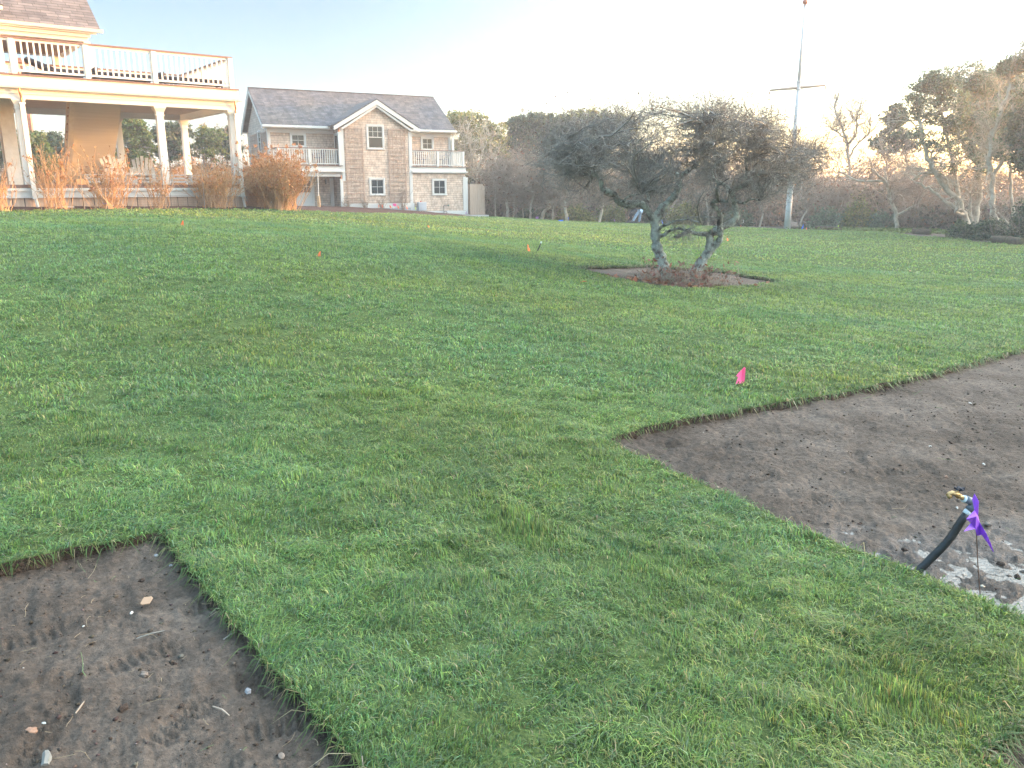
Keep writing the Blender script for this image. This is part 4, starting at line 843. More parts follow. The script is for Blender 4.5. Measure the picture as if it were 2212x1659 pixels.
# ---- crowns and trees at the lawn's end
EV = dict(yellow=([(.16, .175, .05), (.23, .23, .065), (.10, .13, .045), (.30, .26, .08)], [4, 4, 3, 1]), dark=([(.055, .08, .05), (.085, .115, .065), (.11, .135, .07), (.14, .155, .08)], [4, 4, 2, 1]),
          grey=([(.12, .17, .11), (.16, .21, .14), (.09, .13, .085), (.20, .24, .17)], [4, 4, 3, 1]))
def trace(pp, Y): return [P(u, v, Y) for u, v in pp]
def tree(name, trunks, label, Y=50, kind=None, crowns=(), w0=.13, bark='palebark', twigs=60, tw_len=1.0, group='trees along the end of the lawn', seed=0, leafy=0, leafcol=None, lsize=.13, upb=.05, cat='tree', lvl3=6):
    """trunks: list of pixel polylines (first runs from the ground up); crowns: (u, v, ru, rv) blobs of leaf clumps"""
    r = np.random.default_rng(100 + seed); b3 = P(*trunks[0][0], Y); b3 = np.array((b3[0], b3[1], float(gz(b3[0], b3[1])))); root = empty(name, b3, label=label, cat=cat, group=group); g = Geo(); A, B = [], []
    for i, pl in enumerate(trunks):
        w_ = np.array(trace(pl, Y)); w_[:, 1] += np.linspace(0, r.uniform(-.8, .8), len(w_)) if i else 0
        if i == 0: w_[0] = b3 - (0, 0, .1)
        n = max(10, 3 * len(pl)); rd = np.linspace(w0, w0 * .45, n) * (1 if i == 0 else .62); p, q = resample(w_ - b3, np.linspace(1, 1, len(pl)), n); p = smooth_(p, 1); p[1:] += r.normal(0, w0 * .22, (n - 1, 3)); g.tubes(p[None], rd[None], 8); A.append(p[n // 3:]); B.append(rd[n // 3:])
    g.build('trunk', M[bark], root); A, B = np.concatenate(A), np.concatenate(B); packs = []; g = Geo()
    if twigs:
        j = r.integers(0, len(A), twigs); S = A[j]; D = np.c_[r.normal(0, .7, (twigs, 2)), r.uniform(.1, 1.0, twigs)]
        p1, q1 = grow(S, D, tw_len * r.uniform(.6, 1.5, twigs), np.minimum(B[j] * .5, .045), 7, .26, upb, r); g.tubes(p1, q1, 5)
        S, D, q = sprout(p1, q1, 7, r, .2, .55, .9); n = len(S); p2, q2 = grow(S, D, tw_len * .5 * r.uniform(.5, 1.3, n), np.minimum(q * .6, .018), 5, .28, upb, r); g.tubes(p2, q2, 4)
        S, D, q = sprout(p2, q2, lvl3, r, .2, .6, .8); n = len(S); p3, q3 = grow(S, D, tw_len * .26 * r.uniform(.5, 1.3, n), np.full(n, .009), 3, .3, upb, r, .5); g.tubes(p3, q3, 3)
        if leafy:
            e = p3[:, -1]; k = r.uniform(size=len(e)) < leafy; packs.append(leaves(e[k], lsize, r, *(leafcol or EV['dark'])))
    for (u, v, ru, rv, dens) in crowns:
        c = P(u, v, Y) - b3; mr = np.array((ru, (ru + rv) * .5, rv)) * Y / F; nc = int(dens * (23 if kind == 'grey' else 34)); d = unit(r.normal(0, 1, (nc, 3))) * r.uniform(.45, 1.0, (nc, 1)) ** .5; cc = c + d * mr * (1 + .18 * r.normal(size=(nc, 1)))
        # limbs reach each clump of leaves
        j = [((A - q) ** 2).sum(1).argmin() for q in cc]; st = A[j]; t = np.linspace(0, 1, 6)[None, :, None]; md = (st + cc) / 2 + r.normal(0, .25, (nc, 3)); pl = (1 - t) ** 2 * st[:, None] + 2 * t * (1 - t) * md[:, None] + t ** 2 * cc[:, None]; g.tubes(pl, np.linspace(.035, .008, 6)[None].repeat(nc, 0), 4)
        nl = 44; s_ = r.uniform(.12, .32, (nc, 1, 1)) * np.clip(mr.mean() / 1.6, .6, 1.4); L_ = (cc[:, None] + r.normal(0, 1, (nc, nl, 3)) * s_ * np.array((1, 1, .62))).reshape(-1, 3); packs.append(leaves(L_, lsize, r, *EV[kind]))
    if g.n: g.build('branches', M['palebark' if kind == 'grey' or seed == 2 else 'browntwig'], root)
    if packs: leafmesh('crown' if crowns else 'leaves', packs, root)
    return root
def z7(x, y): return ((1740 + x * .3375) / 1.8228, (360 + y * .3375) / 1.8228)
def z8(x, y): return (1755.5 + .2646 * x, 109.7 + .2646 * y)
def Z(f, *pp): return [f(*p) for p in pp]
RUS = ([(.20, .09, .05), (.26, .12, .06), (.14, .08, .05)], [3, 2, 3])
# behind and beside the shingled house
tree('evergreen_tree', [Z(z7, (410, 1480), (395, 1000), (330, 700), (280, 420)), Z(z7, (395, 1000), (520, 700), (600, 500))], 'round-topped yellow-green evergreen right behind the house corner and shower screen', 60, 'yellow', [(1008, 268, 44, 24, 2.6), (1050, 300, 42, 30, 2.4), (1082, 345, 26, 30, 1.6), (1010, 320, 40, 30, 1.4), (1030, 380, 50, 26, .8)], .16, seed=1, twigs=30)
tree('bare_tree', [Z(z7, (420, 1460), (405, 1100), (400, 1000), (360, 820), (320, 600), (300, 430)), Z(z7, (400, 1000), (470, 700), (470, 560)), Z(z7, (395, 980), (280, 800), (190, 640)), Z(z7, (410, 1050), (560, 850), (640, 760))], 'bare pale-trunked tree with upswept limbs just above the shower screen', 55, None, (), .11, twigs=52, tw_len=1.5, seed=2, upb=.1, bark='palebark', lvl3=4)
tree('evergreen_tree', [Z(z7, (900, 1450), (900, 900), (930, 600), (1000, 400)), Z(z7, (900, 800), (1100, 500), (1200, 380))], 'broad dark evergreen on the skyline left of the gnarled tree', 64, 'dark', [(1130, 272, 36, 24, 2.6), (1172, 268, 34, 20, 2.4), (1140, 310, 44, 22, 1.6), (1205, 272, 30, 18, 1.6), (1190, 305, 32, 22, 1.6), (1112, 318, 34, 28, 2.0), (1165, 335, 48, 26, 2.0), (1215, 335, 40, 26, 1.6)], .17, seed=3, twigs=30)
tree('evergreen_tree', [[(1290, 460), (1290, 330), (1300, 270)]], 'olive evergreen on the skyline directly behind the left half of the gnarled crown', 66, 'yellow', [(1245, 266, 34, 20, 2.0), (1290, 262, 40, 20, 2.2), (1340, 272, 40, 22, 2.0), (1290, 300, 66, 24, 2.2), (1210, 300, 40, 26, 1.6)], .16, seed=4, twigs=20)
crook = [
 (Z(z7, (630, 1462), (622, 1360), (615, 1290), (625, 1170), (600, 1060), (640, 960)), 'thin bare tree just right of the shower screen', .05, 51.5),
 (Z(z7, (765, 1462), (768, 1360), (750, 1250), (770, 1130), (740, 1000), (700, 930)), 'thick crooked trunk, second from the shower screen', .10, 51.5),
 (Z(z7, (825, 1460), (850, 1300), (820, 1150), (800, 1030), (770, 960), (720, 900)), 'pale forked tree with a fan of lit limbs, third from the shower screen', .07, 52.5),
 (Z(z7, (952, 1470), (940, 1300), (935, 1180)), 'very thin straight sapling behind the lilac marker flag', .035, 51.5),
 (Z(z7, (1035, 1470), (1035, 1330), (1072, 1220), (1088, 1180), (1000, 1152), (952, 1130), (948, 1085), (975, 1068)), 'snake-bent trunk that doubles back on itself right of the lilac flag', .07, 51),
 (Z(z7, (1158, 1480), (1190, 1405), (1250, 1352), (1262, 1310), (1200, 1230), (1175, 1150), (1150, 1080), (1230, 1000)), 'stout kinked pale trunk behind the bright blue flag', .12, 51),
 (Z(z7, (1292, 1485), (1290, 1360), (1340, 1220), (1380, 1100)), 'slim leaning trunk right behind the bright blue flag', .05, 50.5),
 (Z(z7, (1472, 1475), (1440, 1380), (1430, 1260), (1462, 1180), (1482, 1090), (1540, 1000)), 'curved pale trunk right of the small blue flag', .10, 49.5),
 (Z(z7, (1825, 1515), (1862, 1420), (1878, 1300), (1860, 1220), (1825, 1165), (1790, 1080), (1780, 1010)), 'curved pale trunk left of the bending person', .085, 49),
 ([(1347, 482), (1344, 445), (1350, 410), (1342, 380)], 'thin upright trunk close on the left of the bending person', .04, 54.5),
 ([(1380, 484), (1388, 462), (1403, 430), (1396, 402), (1410, 380)], 'thick bowed trunk directly behind the bending person', .08, 55),
 ([(1440, 486), (1448, 455), (1470, 420), (1450, 385)], 'forked bare trunk seen between the two main limbs of the gnarled tree', .06, 52),
 ([(1530, 490), (1528, 450), (1520, 410), (1545, 370)], 'upright bare trunk behind the right limbs of the gnarled tree', .06, 50),
 ([(1640, 494), (1650, 460), (1635, 425), (1655, 390)], 'twisted bare trunk left of the flagpole foot', .06, 49),
 ([(1728, 496), (1732, 468), (1748, 452), (1738, 430), (1760, 400)], 'crooked bare trunk right of the flagpole foot', .06, 47),
 ([(1795, 492), (1806, 462), (1822, 440), (1812, 410)], 'thin bare trunk behind the yellow-green flag', .05, 47),
 (Z(z8, (780, 1450), (785, 1380), (800, 1290), (790, 1180), (830, 1100)), 'short leaning trunk behind and right of the spreading bare tree', .06, 46),
 (Z(z8, (1105, 1450), (1108, 1360), (1090, 1250), (1065, 1200)), 'thin bent trunk behind the far pink flag', .045, 43),
]
for i, (pl, lb, w_, Y) in enumerate(crook):
    tree('bare_tree', [pl], lb, Y, None, (), w_, twigs=int(26 + w_ * 260), tw_len=.85 + w_ * 5, seed=20 + i, leafy=.08, leafcol=RUS, lsize=.10, lvl3=5)
# right side
tree('bare_tree', [[(1828, 492), (1838, 400), (1832, 330), (1826, 290), (1812, 262), (1800, 235), (1812, 200)], [(1836, 310), (1852, 285), (1846, 262), (1858, 215)], [(1834, 340), (1850, 310), (1875, 290), (1874, 255)], [(1828, 300), (1805, 280), (1790, 272)]], 'tall bare tree silhouetted against the bright sky right of the flagpole', 60, None, (), .13, twigs=95, tw_len=1.1, seed=50, lvl3=4, upb=.08)
tree('bare_tree', [Z(z8, (688, 1475), (680, 1330), (640, 1220), (605, 1080), (600, 1060), (520, 1000), (480, 960)), Z(z8, (605, 1080), (610, 960), (700, 860)), Z(z8, (690, 1340), (850, 1250), (900, 1140)), Z(z8, (600, 1070), (400, 1060), (260, 980))], 'spreading grey bare tree with a leaning trunk left of the long sod roll', 42.5, None, (), .12, twigs=62, tw_len=1.35, seed=51, lvl3=5, upb=.05)
tree('evergreen_tree', [[(1985, 500), (1975, 400), (1950, 320), (1935, 270)]], 'small rounded dark evergreen left of the big grey-trunked evergreens', 52, 'dark', [(1935, 252, 22, 24, 1.5), (1920, 310, 34, 22, 1.2), (1960, 300, 32, 24, 1.0)], .10, seed=52, twigs=20)
tree('evergreen_tree', [Z(z8, (1297, 1500), (1270, 1400), (1230, 1340), (1205, 1240), (1130, 1150), (1060, 1080), (1000, 1000), (900, 760), (860, 520)), Z(z8, (1230, 1345), (1130, 1310), (1120, 1260)), Z(z8, (1200, 1290), (1080, 1220), (1000, 1120), (890, 1080)), Z(z8, (1190, 1200), (1150, 900), (1080, 600), (1040, 320)), Z(z8, (1190, 1120), (1080, 1020), (960, 980), (880, 1050))], 'grey-barked evergreen with a trunk leaning left, leftmost of the large ones at the right edge', 37, 'grey', [(2030, 180, 34, 26, 2.0), (1998, 225, 32, 36, 2.0), (2055, 240, 40, 40, 2.0), (2005, 170, 12, 10, .5), (1990, 188, 18, 8, .5), (2025, 290, 44, 30, .9), (2060, 340, 50, 30, .7), (2018, 160, 6, 5, .2)], .15, seed=53, twigs=40, lsize=.075, lvl3=4, tw_len=1.2)
tree('evergreen_tree', [Z(z8, (1345, 1480), (1330, 1350), (1350, 1250), (1365, 1100), (1355, 940), (1300, 780), (1290, 500), (1310, 260)), Z(z8, (1300, 1440), (1290, 1300), (1300, 1150), (1180, 1110)), Z(z8, (1355, 940), (1200, 700), (1150, 560)), Z(z8, (1350, 1000), (1420, 700), (1440, 450))], 'round-headed grey-barked evergreen, middle one of the large ones at the right edge', 38, 'grey', [(2100, 172, 44, 30, 2.8), (2118, 230, 50, 40, 2.2), (2085, 290, 44, 34, 1.3), (2125, 310, 40, 36, 1.0), (2100, 350, 40, 24, .7)], .15, seed=54, twigs=40, lsize=.075, lvl3=4, tw_len=1.2)
tree('evergreen_tree', [Z(z8, (1555, 1510), (1520, 1400), (1470, 1340), (1458, 1200), (1475, 1100), (1470, 1030), (1430, 900), (1500, 600), (1600, 350), (1650, 120)), Z(z8, (1640, 1400), (1615, 1200), (1610, 1000), (1590, 800), (1640, 500)), Z(z8, (1470, 1030), (1560, 800), (1700, 600))], 'tallest sinuous grey-trunked evergreen, nearest the right edge', 35.5, 'grey', [(2195, 140, 22, 16, 1.0), (2165, 150, 14, 12, .7), (2205, 200, 20, 26, 1.2), (2185, 260, 36, 36, 1.6), (2175, 320, 30, 30, 1.0), (2225, 130, 30, 30, 1.6)], .14, seed=55, twigs=36, lsize=.075, lvl3=4, tw_len=1.2)
tree('evergreen_tree', [[(2235, 535), (2230, 420), (2222, 300), (2230, 200)]], 'dense dark evergreen cut off by the right edge', 33, 'dark', [(2215, 290, 24, 44, 2.4), (2245, 240, 40, 60, 2.5), (2250, 340, 40, 40, 2), (2205, 345, 16, 20, .7)], .14, seed=56, twigs=20, lsize=.09)
tree('bare_tree', [Z(z8, (1720, 1508), (1620, 1440), (1560, 1370), (1505, 1318))], 'pale bare trunk leaning low to the left, crossing diagonally at the right edge', 34, None, (), .07, twigs=6, tw_len=.5, seed=57)
# low dark shrubs
def shrub(u, v, ru, rv, Y, lab, kind='dark', seed=0, dens=1.0, ls=.07):
    r = np.random.default_rng(300 + seed); b = P(u, v, Y); b = onG(b[0], b[1]); o = empty('shrub', b, label=lab, cat='shrub', group='low evergreen shrubs at the lawn end'); mr = np.array((ru, ru * .6, rv)) * Y / F
    n = int(40 * dens); S = np.zeros((n, 3)); p1, q1 = grow(S, np.c_[r.normal(0, 1, (n, 2)) * mr[0] / mr[2] * .8, np.ones(n)], mr[2] * r.uniform(.8, 1.3, n), np.full(n, .012), 5, .2, 0, r); Geo().tubes(p1, q1, 4).build('stems', M['browntwig'], o)
    nl = int(3200 * dens); d = unit(r.normal(0, 1, (nl, 3))); d[:, 2] = np.abs(d[:, 2]); L_ = d * mr * (r.uniform(.2, 1, (nl, 1)) ** .5) * (1 + .25 * noise(d[:, :1] * 3 + seed, d[:, 1:2] * 3 + d[:, 2:] * 2, 1.6, seed)); leafmesh('foliage', [leaves(L_, ls, r, *EV[kind])], o)
shrub(2085, 522, 42, 34, 34.3, 'dark ground-hugging shrub under the leaning grey trunk', seed=1, dens=1.6); shrub(2140, 528, 45, 42, 33.5, 'dark ground-hugging shrub under the tallest grey trunk at the right edge', seed=2, dens=1.8); shrub(2205, 532, 30, 90, 31.5, 'leafy dark shrub cut off by the right edge', 'dark', 3, 1.6)
for i, (u, v, ru, rv, Y, lab, kd) in enumerate([(1240, 476, 40, 34, 52, 'low olive shrub behind the blue flags', 'yellow'), (1320, 480, 34, 40, 52.5, 'low olive shrub left of the bending person', 'yellow'), (1420, 484, 46, 74, 54, 'tall dark rounded shrub behind the bending person', 'dark'), (1500, 487, 44, 68, 53, 'dark bushy evergreen seen between the two limbs', 'dark'), (1475, 486, 36, 46, 50, 'olive-straw shrub seen inside the fork of the gnarled tree', 'yellow'),
                                           (1590, 489, 34, 36, 50, 'low grey-green shrub left of the flagpole', 'grey'), (1785, 495, 40, 44, 46, 'grey-green willowy shrub right of the flagpole', 'grey'), (1850, 496, 40, 62, 46, 'tall olive shrub behind the yellow-green flag', 'yellow'), (1905, 497, 30, 36, 44.5, 'grey-green shrub left of the spreading bare tree', 'grey'), (1150, 472, 40, 26, 54, 'low dark shrub left of the blue flags', 'dark'), (2010, 505, 34, 40, 44, 'dark shrub behind the long sod roll', 'dark')]):
    shrub(u, v, ru, rv, Y, lab, kd, 10 + i, .8, .09)
# brown bramble thicket that closes the lawn: one mass
def thicket(path, depth, n, h, seed, name='thicket', leafn=6, dense=1.0):
    r = np.random.default_rng(seed); path = np.array(path, float); seg = np.diff(path, axis=0); ln = np.linalg.norm(seg, axis=1); i = r.choice(len(seg), n, p=ln / ln.sum()); t = r.uniform(size=(n, 1)); xy = path[i] + seg[i] * t; nn = np.c_[-seg[i, 1], seg[i, 0]] / ln[i][:, None]; xy = xy + nn * r.uniform(0, depth, (n, 1)) ; S = np.c_[xy, gz(xy[:, 0], xy[:, 1]) - .05]
    hh = h * r.uniform(.55, 1.1, n) * (1 + .22 * noise(xy[:, 0], xy[:, 1], 6, seed % 30)); p1, q1 = grow(S, np.c_[r.normal(0, .3, (n, 2)), np.ones(n)], hh, r.uniform(.012, .035, n), 8, .17, .05, r); g = Geo().tubes(p1, q1, 4)
    S, D, q = sprout(p1, q1, 9, r, .12, .6, .7); m_ = len(S); p2, q2 = grow(S, D, r.uniform(.4, 1.2, m_), np.minimum(q * .6, .012), 4, .3, .05, r); g.tubes(p2, q2, 3)
    S, D, q = sprout(p2, q2, 4, r, .2, .7, .6); m2 = len(S); p3, q3 = grow(S, D, r.uniform(.2, .55, m2), np.full(m2, .008), 2, .3, .03, r, .5); g.tubes(p3, q3, 3)
    o = g.build(name, M['browntwig']); o['kind'] = 'stuff'
    e = np.concatenate([p3[:, -1], p2[:, 2]]); k = r.uniform(size=len(e)) < .19 * leafn / 5; L_ = e[k]; patch = noise(L_[:, 0], L_[:, 2] * 3 + L_[:, 1], 5, 5)
    o2 = leafmesh('thicket_leaves', [leaves(L_, .12, r, [(.26, .14, .08), (.18, .14, .10), (.34, .17, .08), (.13, .14, .08)], [2, 5, 1.5, 4])]); o2['kind'] = 'stuff'
    # low dead growth and undergrowth
    m3 = int(n * 16 * dense); i = r.choice(len(seg), m3, p=ln / ln.sum()); t = r.uniform(size=(m3, 1)); xy = path[i] + seg[i] * t; nn = np.c_[-seg[i, 1], seg[i, 0]] / ln[i][:, None]; xy = xy + nn * r.uniform(.3, depth, (m3, 1)); z = gz(xy[:, 0], xy[:, 1]) + h * .62 * r.uniform(0, 1, m3) ** 1.5
    o3 = leafmesh('undergrowth', [leaves(np.c_[xy, z], .20, r, [(.12, .09, .07), (.17, .125, .095), (.09, .10, .06), (.22, .15, .10)], [4, 4, 2, 1.2])]); o3['kind'] = 'stuff'
edge = [np.array(P(u, v, Y)[:2]) for u, v, Y in [(1020, 470, 54), (1110, 472, 54), (1210, 478, 53), (1400, 485, 53.5), (1560, 490, 51), (1700, 496, 50), (1900, 500, 45.5), (2060, 505, 40.5), (2212, 520, 39), (2400, 520, 37)]]
thicket(edge[:7], 5, 680, 4.0, 71); thicket(edge[6:], 4, 230, 2.1, 75); thicket([q + np.array((0, 6.)) for q in edge[:6]], 6, 560, 5.2, 72, leafn=8, dense=2.2)
thicket([(-60, 34), (-46, 46), (-30, 53), (-16, 58), (-2, 60)], 6, 620, 4.2, 73, leafn=10, dense=2.2)
far_ = [np.array(P(u, v, Y)[:2]) for u, v, Y in [(1330, 470, 68), (1560, 480, 68), (1800, 480, 67), (2000, 480, 66), (2250, 480, 64), (2450, 480, 60)]]
thicket(far_, 6, 520, 5.7, 76, leafn=14, dense=3.0)
# beyond the porch and at the left
for i, (u, v, Y, cr, kd, lb) in enumerate([(70, 440, 46, [(72, 318, 26, 34, 2.4), (92, 350, 22, 26, 1.6), (60, 370, 40, 24, 1.2)], 'yellow', 'yellow-green conifer seen left of the chimney through the porch'), (120, 440, 52, [(122, 320, 26, 22, 1.8), (110, 300, 14, 12, .7), (135, 345, 24, 20, 1.2)], 'dark', 'dark conifer right of the chimney through the porch'),
        (290, 440, 50, [(290, 285, 26, 30, 2.4), (302, 320, 30, 36, 2.2), (280, 350, 30, 26, 1.4)], 'yellow', 'tall olive pine seen just left of the middle porch column'), (355, 440, 54, [(378, 290, 32, 24, 2.0), (352, 300, 28, 26, 1.4), (375, 325, 36, 20, 1.2)], 'dark', 'dark pine seen just right of the middle porch column'),
        (430, 440, 56, [(452, 296, 24, 20, 1.6), (440, 325, 34, 20, 1.2)], 'yellow', 'olive pine seen in the bay right of the back porch column'), (488, 440, 58, [(492, 296, 18, 18, 1.2), (496, 325, 24, 18, 1.0)], 'dark', 'dark pine seen behind the corner porch column'), (15, 440, 44, [(15, 330, 26, 30, 1.6)], 'dark', 'dark conifer at the far left edge behind the pier')]):
    tree('pine_tree', [[(u, v), (u + 4, 380), (cr[0][0], cr[0][1])]], lb, Y, kd, cr, .14, seed=80 + i, twigs=10, group='pines beyond the porch', lsize=.12)
# treeline that carries on out of the frame to the right and shades the lawn
r = np.random.default_rng(5)
for i in range(13):
    a = .0 + i / 12; x = 27.5 + 2.5 * math.sin(i * 2.1) + 2 * a; y = 27.5 - 33 * a
    b = onG(x, y); h = 5.0 + .5 * math.sin(i * 1.7)
    if i == 0: src = None
    if src is None:
        rr_ = np.random.default_rng(9); o = empty('evergreen_tree', b, label='dense dark evergreen of the boundary row to the right of the lawn', cat='tree', group='boundary evergreens to the right of the lawn'); p, q = grow(np.zeros((1, 3)), np.array([[0, 0, 1.]]), np.array([5.2]), np.array([.16]), 10, .12, .05, rr_); Geo().tubes(p, q, 8).build('trunk', M['palebark'], o)
        nc = 300; d = unit(rr_.normal(0, 1, (nc, 3))) * rr_.uniform(.2, 1, (nc, 1)) ** .5; cc = np.array((0, 0, 3.3)) + d * np.array((2.3, 2.3, 3.0)); L_ = (cc[:, None] + rr_.normal(0, .3, (nc, 60, 3))).reshape(-1, 3); L_ = L_[L_[:, 2] > .05]
        leafmesh('crown', [leaves(L_, .17, rr_, *EV['dark'])], o); src = o
    else: o = copy_tree(src); o.location = b
    o.rotation_euler.z = i * 1.3; o.scale = (1, 1, h / 6.2)
rr_ = np.random.default_rng(12); b = onG(36, 54.5); o = empty('evergreen_tree', b, label='high-crowned evergreen beyond the right corner of the lawn', cat='tree', group='high-crowned evergreens beyond the right corner'); p, q = grow(np.zeros((1, 3)), np.array([[0, 0, 1.]]), np.array([7.5]), np.array([.18]), 10, .1, .05, rr_); Geo().tubes(p, q, 8).build('trunk', M['palebark'], o)
nc = 300; d = unit(rr_.normal(0, 1, (nc, 3))) * rr_.uniform(.2, 1, (nc, 1)) ** .5; cc = np.array((0, 0, 8.3)) + d * np.array((2.9, 2.9, 2.9)); L_ = (cc[:, None] + rr_.normal(0, .3, (nc, 55, 3))).reshape(-1, 3)
leafmesh('crown', [leaves(L_, .18, rr_, *EV['dark'])], o)
for i, (x, y) in enumerate([(39, 59), (37, 64), (41, 50.5), (43, 55.5)]): c = copy_tree(o); c.location = onG(x, y); c.rotation_euler.z = i * 1.4 + 1
thicket([(29, 42), (30, 30), (33, 10), (33, -8)], 4, 340, 4.3, 74, leafn=10, dense=2.0)

# ---- hydrangea shrubs in front of the porch
def hydrangea(u, Y, h, wd, n, lab, seed, heads=.12, dense=5):
    h *= .9; dense += 2
    r = np.random.default_rng(400 + seed); b = P(u, 447, Y); b = onG(b[0], b[1]); o = empty('hydrangea_shrub', b, label=lab, cat='shrub', group='dormant hydrangeas in front of the porch')
    S = np.c_[r.normal(0, wd * .13, (n, 2)), np.zeros(n)]; D = np.c_[r.normal(0, wd / h * .42, (n, 2)), np.ones(n)]; p1, q1 = grow(S, D, h * r.uniform(.6, 1.08, n), r.uniform(.006, .012, n), 7, .11, .05, r, .5); g = Geo().tubes(p1, q1, 4)
    S, D, q = sprout(p1, q1, dense, r, .25, .34, 1.0); m_ = len(S); p2, q2 = grow(S, D, h * r.uniform(.12, .36, m_), np.full(m_, .005), 4, .12, .12, r, .6); g.tubes(p2, q2, 3); g.build('stems', M['strawtwig'], o)
    e = np.concatenate([p1[:, -1], p2[:, -1]]); k = r.uniform(size=len(e)) < heads * .7; cc = e[k]; packs = [leaves((cc[:, None] + unit(r.normal(0, 1, (len(cc), 26, 3))) * r.uniform(.02, .075, (len(cc), 26, 1))).reshape(-1, 3), .035, r, [(.42, .20, .08), (.5, .27, .12), (.32, .15, .07)], [3, 2, 2])]
    k2 = r.uniform(size=len(e)) < .6; packs.append(leaves(e[k2], .045, r, [(.38, .2, .09), (.28, .15, .08)], [1, 1])); leafmesh('foliage', packs, o)  # mesh joins dried flower heads with small leaves
hydrangea(2, 20.6, 1.35, 1.0, 34, 'sparse hydrangea cut off by the left edge', 1, .05, 3); hydrangea(122, 22.6, 1.75, 1.35, 46, 'sparse leaning hydrangea below the stair stringer', 2, .06, 3); hydrangea(238, 23.6, 1.6, 1.35, 70, 'hydrangea of thin bare stems with one bright head, beside the blue flag', 3, .07, 3)
hydrangea(343, 24.6, 1.5, 1.1, 30, 'sparse hydrangea in front of the middle porch column', 4, .05, 3); hydrangea(468, 26.0, 1.62, 1.55, 120, 'dense tan hydrangea just left of the corner downspout', 5, .10, 4); hydrangea(560, 28.4, 1.62, 1.6, 190, 'bright straw hydrangea directly right of the corner column', 6, .22, 5); hydrangea(607, 27.2, 1.95, 1.75, 260, 'largest straw-orange hydrangea, covering the left end of the shingled house', 7, .22, 5)
hydrangea(398, 33, 1.7, 1.2, 90, 'tan hydrangea beyond the porch, seen between middle and back column', 8, .15, 4)
# bare small shrubs at the foot of the shingled house
for i, (u, w_, h, lb) in enumerate([(752, .5, .55, 'small bare rose bush at the foot of the left trellis'), (790, .6, .6, 'small bare bush under the left side of the low gable window'), (826, .6, .75, 'small bare bush under the right side of the low gable window'), (872, .5, 1.3, 'thin bare climbing shrub against the right trellis')]):
    r = np.random.default_rng(500 + i); b = P(u, 455, 46.4 + i * .5); b = onG(b[0], b[1]); o = empty('bare_shrub', b, label=lb, cat='shrub', group='small bare shrubs along the house base'); n = 16
    p1, q1 = grow(np.zeros((n, 3)) + r.normal(0, .06, (n, 3)) * (1, 1, 0), np.c_[r.normal(0, .5 * w_ / h, (n, 2)), np.ones(n)], h * r.uniform(.6, 1.2, n), np.full(n, .012), 6, .15, .05, r); g = Geo().tubes(p1, q1, 4); S, D, q = sprout(p1, q1, 5, r); p2, q2 = grow(S, D, r.uniform(.1, .3, len(S)), np.full(len(S), .007), 3, .2, .05, r); g.tubes(p2, q2, 3); g.build('stems', M['browntwig'], o)

# ------------------------------------------------------------------ flagpole with a yardarm
pb_ = onG(*P(1700, 497, 42)[:2]); fp_ = empty('flagpole', pb_, label='tall white flagpole with a crossing yardarm standing at the lawn end', cat='flagpole')
def fl(u, v, Y=42.): return P(u, v, Y) - pb_
lean = (fl(1740, 0) - np.array((0, 0, 0)))                       # it stands nearly plumb
def onpole(v, du=0): t = (497 - v) / 497.; return np.array((lean[0] * t, 0, fl(1720, v)[2]))
zc = onpole(400)[2]
MB().tube([onpole(500), onpole(440), onpole(404), onpole(402), onpole(399)], [.155, .15, .148, .185, .185], 14).build('lower_mast', M['polewhite'], fp_, smooth=True)
MB().tube([onpole(399), onpole(340), onpole(250), onpole(186)], [.135, .12, .10, .092], 12).build('middle_mast', M['polewhite'], fp_, smooth=True)
MB().tube([onpole(186), onpole(100), onpole(14)], [.088, .07, .045], 12).build('topmast', M['polewhite'], fp_, smooth=True)
MB().lathe([(.02, 0), (.09, .02), (.09, .06), (.03, .08), (.03, .16)], 12).build('truck', M['polewhite'], fp_).location = onpole(14)
bl = bpy.data.meshes.new('finial'); import bmesh; bm = bmesh.new(); bmesh.ops.create_uvsphere(bm, u_segments=14, v_segments=10, radius=.13); bm.to_mesh(bl); bm.free(); bl.materials.append(mat('finial_gilt', (.35, .12, .08), .4, .3)); fo = bpy.data.objects.new('finial', bl); C.objects.link(fo); fo.parent = fp_; fo.location = onpole(4) + np.array((0, 0, .0))
ya = fl(1663, 195) ; yb = fl(1783, 184); yc = (ya + yb) / 2
MB().tube([ya, ya * .75 + yb * .25, yc, ya * .25 + yb * .75, yb], [.045, .065, .08, .065, .045], 10).build('yardarm', M['yard'], fp_, smooth=True)
MB().lathe([(.09, 0), (.13, .01), (.13, .07), (.1, .08), (.1, .34), (.13, .35), (.13, .42), (.09, .43)], 12).build('yard_collar', M['polewhite'], fp_).location = onpole(195)
MB().tube([yb + (0, 0, -.12), yb * .6 + onpole(397) * .4 + (0, 0, -.05), onpole(397) + (.2, -.1, 0)], .008, 5).build('halyard', M['polewhite'], fp_); MB().tube([ya + (0, 0, -.12), ya * .6 + onpole(397) * .4 + (0, 0, -.05), onpole(397) + (-.2, -.1, 0)], .008, 5).build('halyard', M['polewhite'], fp_)
for q in (ya, yb): MB().box(q[0] - .03, q[0] + .03, q[1] - .03, q[1] + .03, q[2] - .2, q[2] - .05).build('pulley_block', M['yard'], fp_)

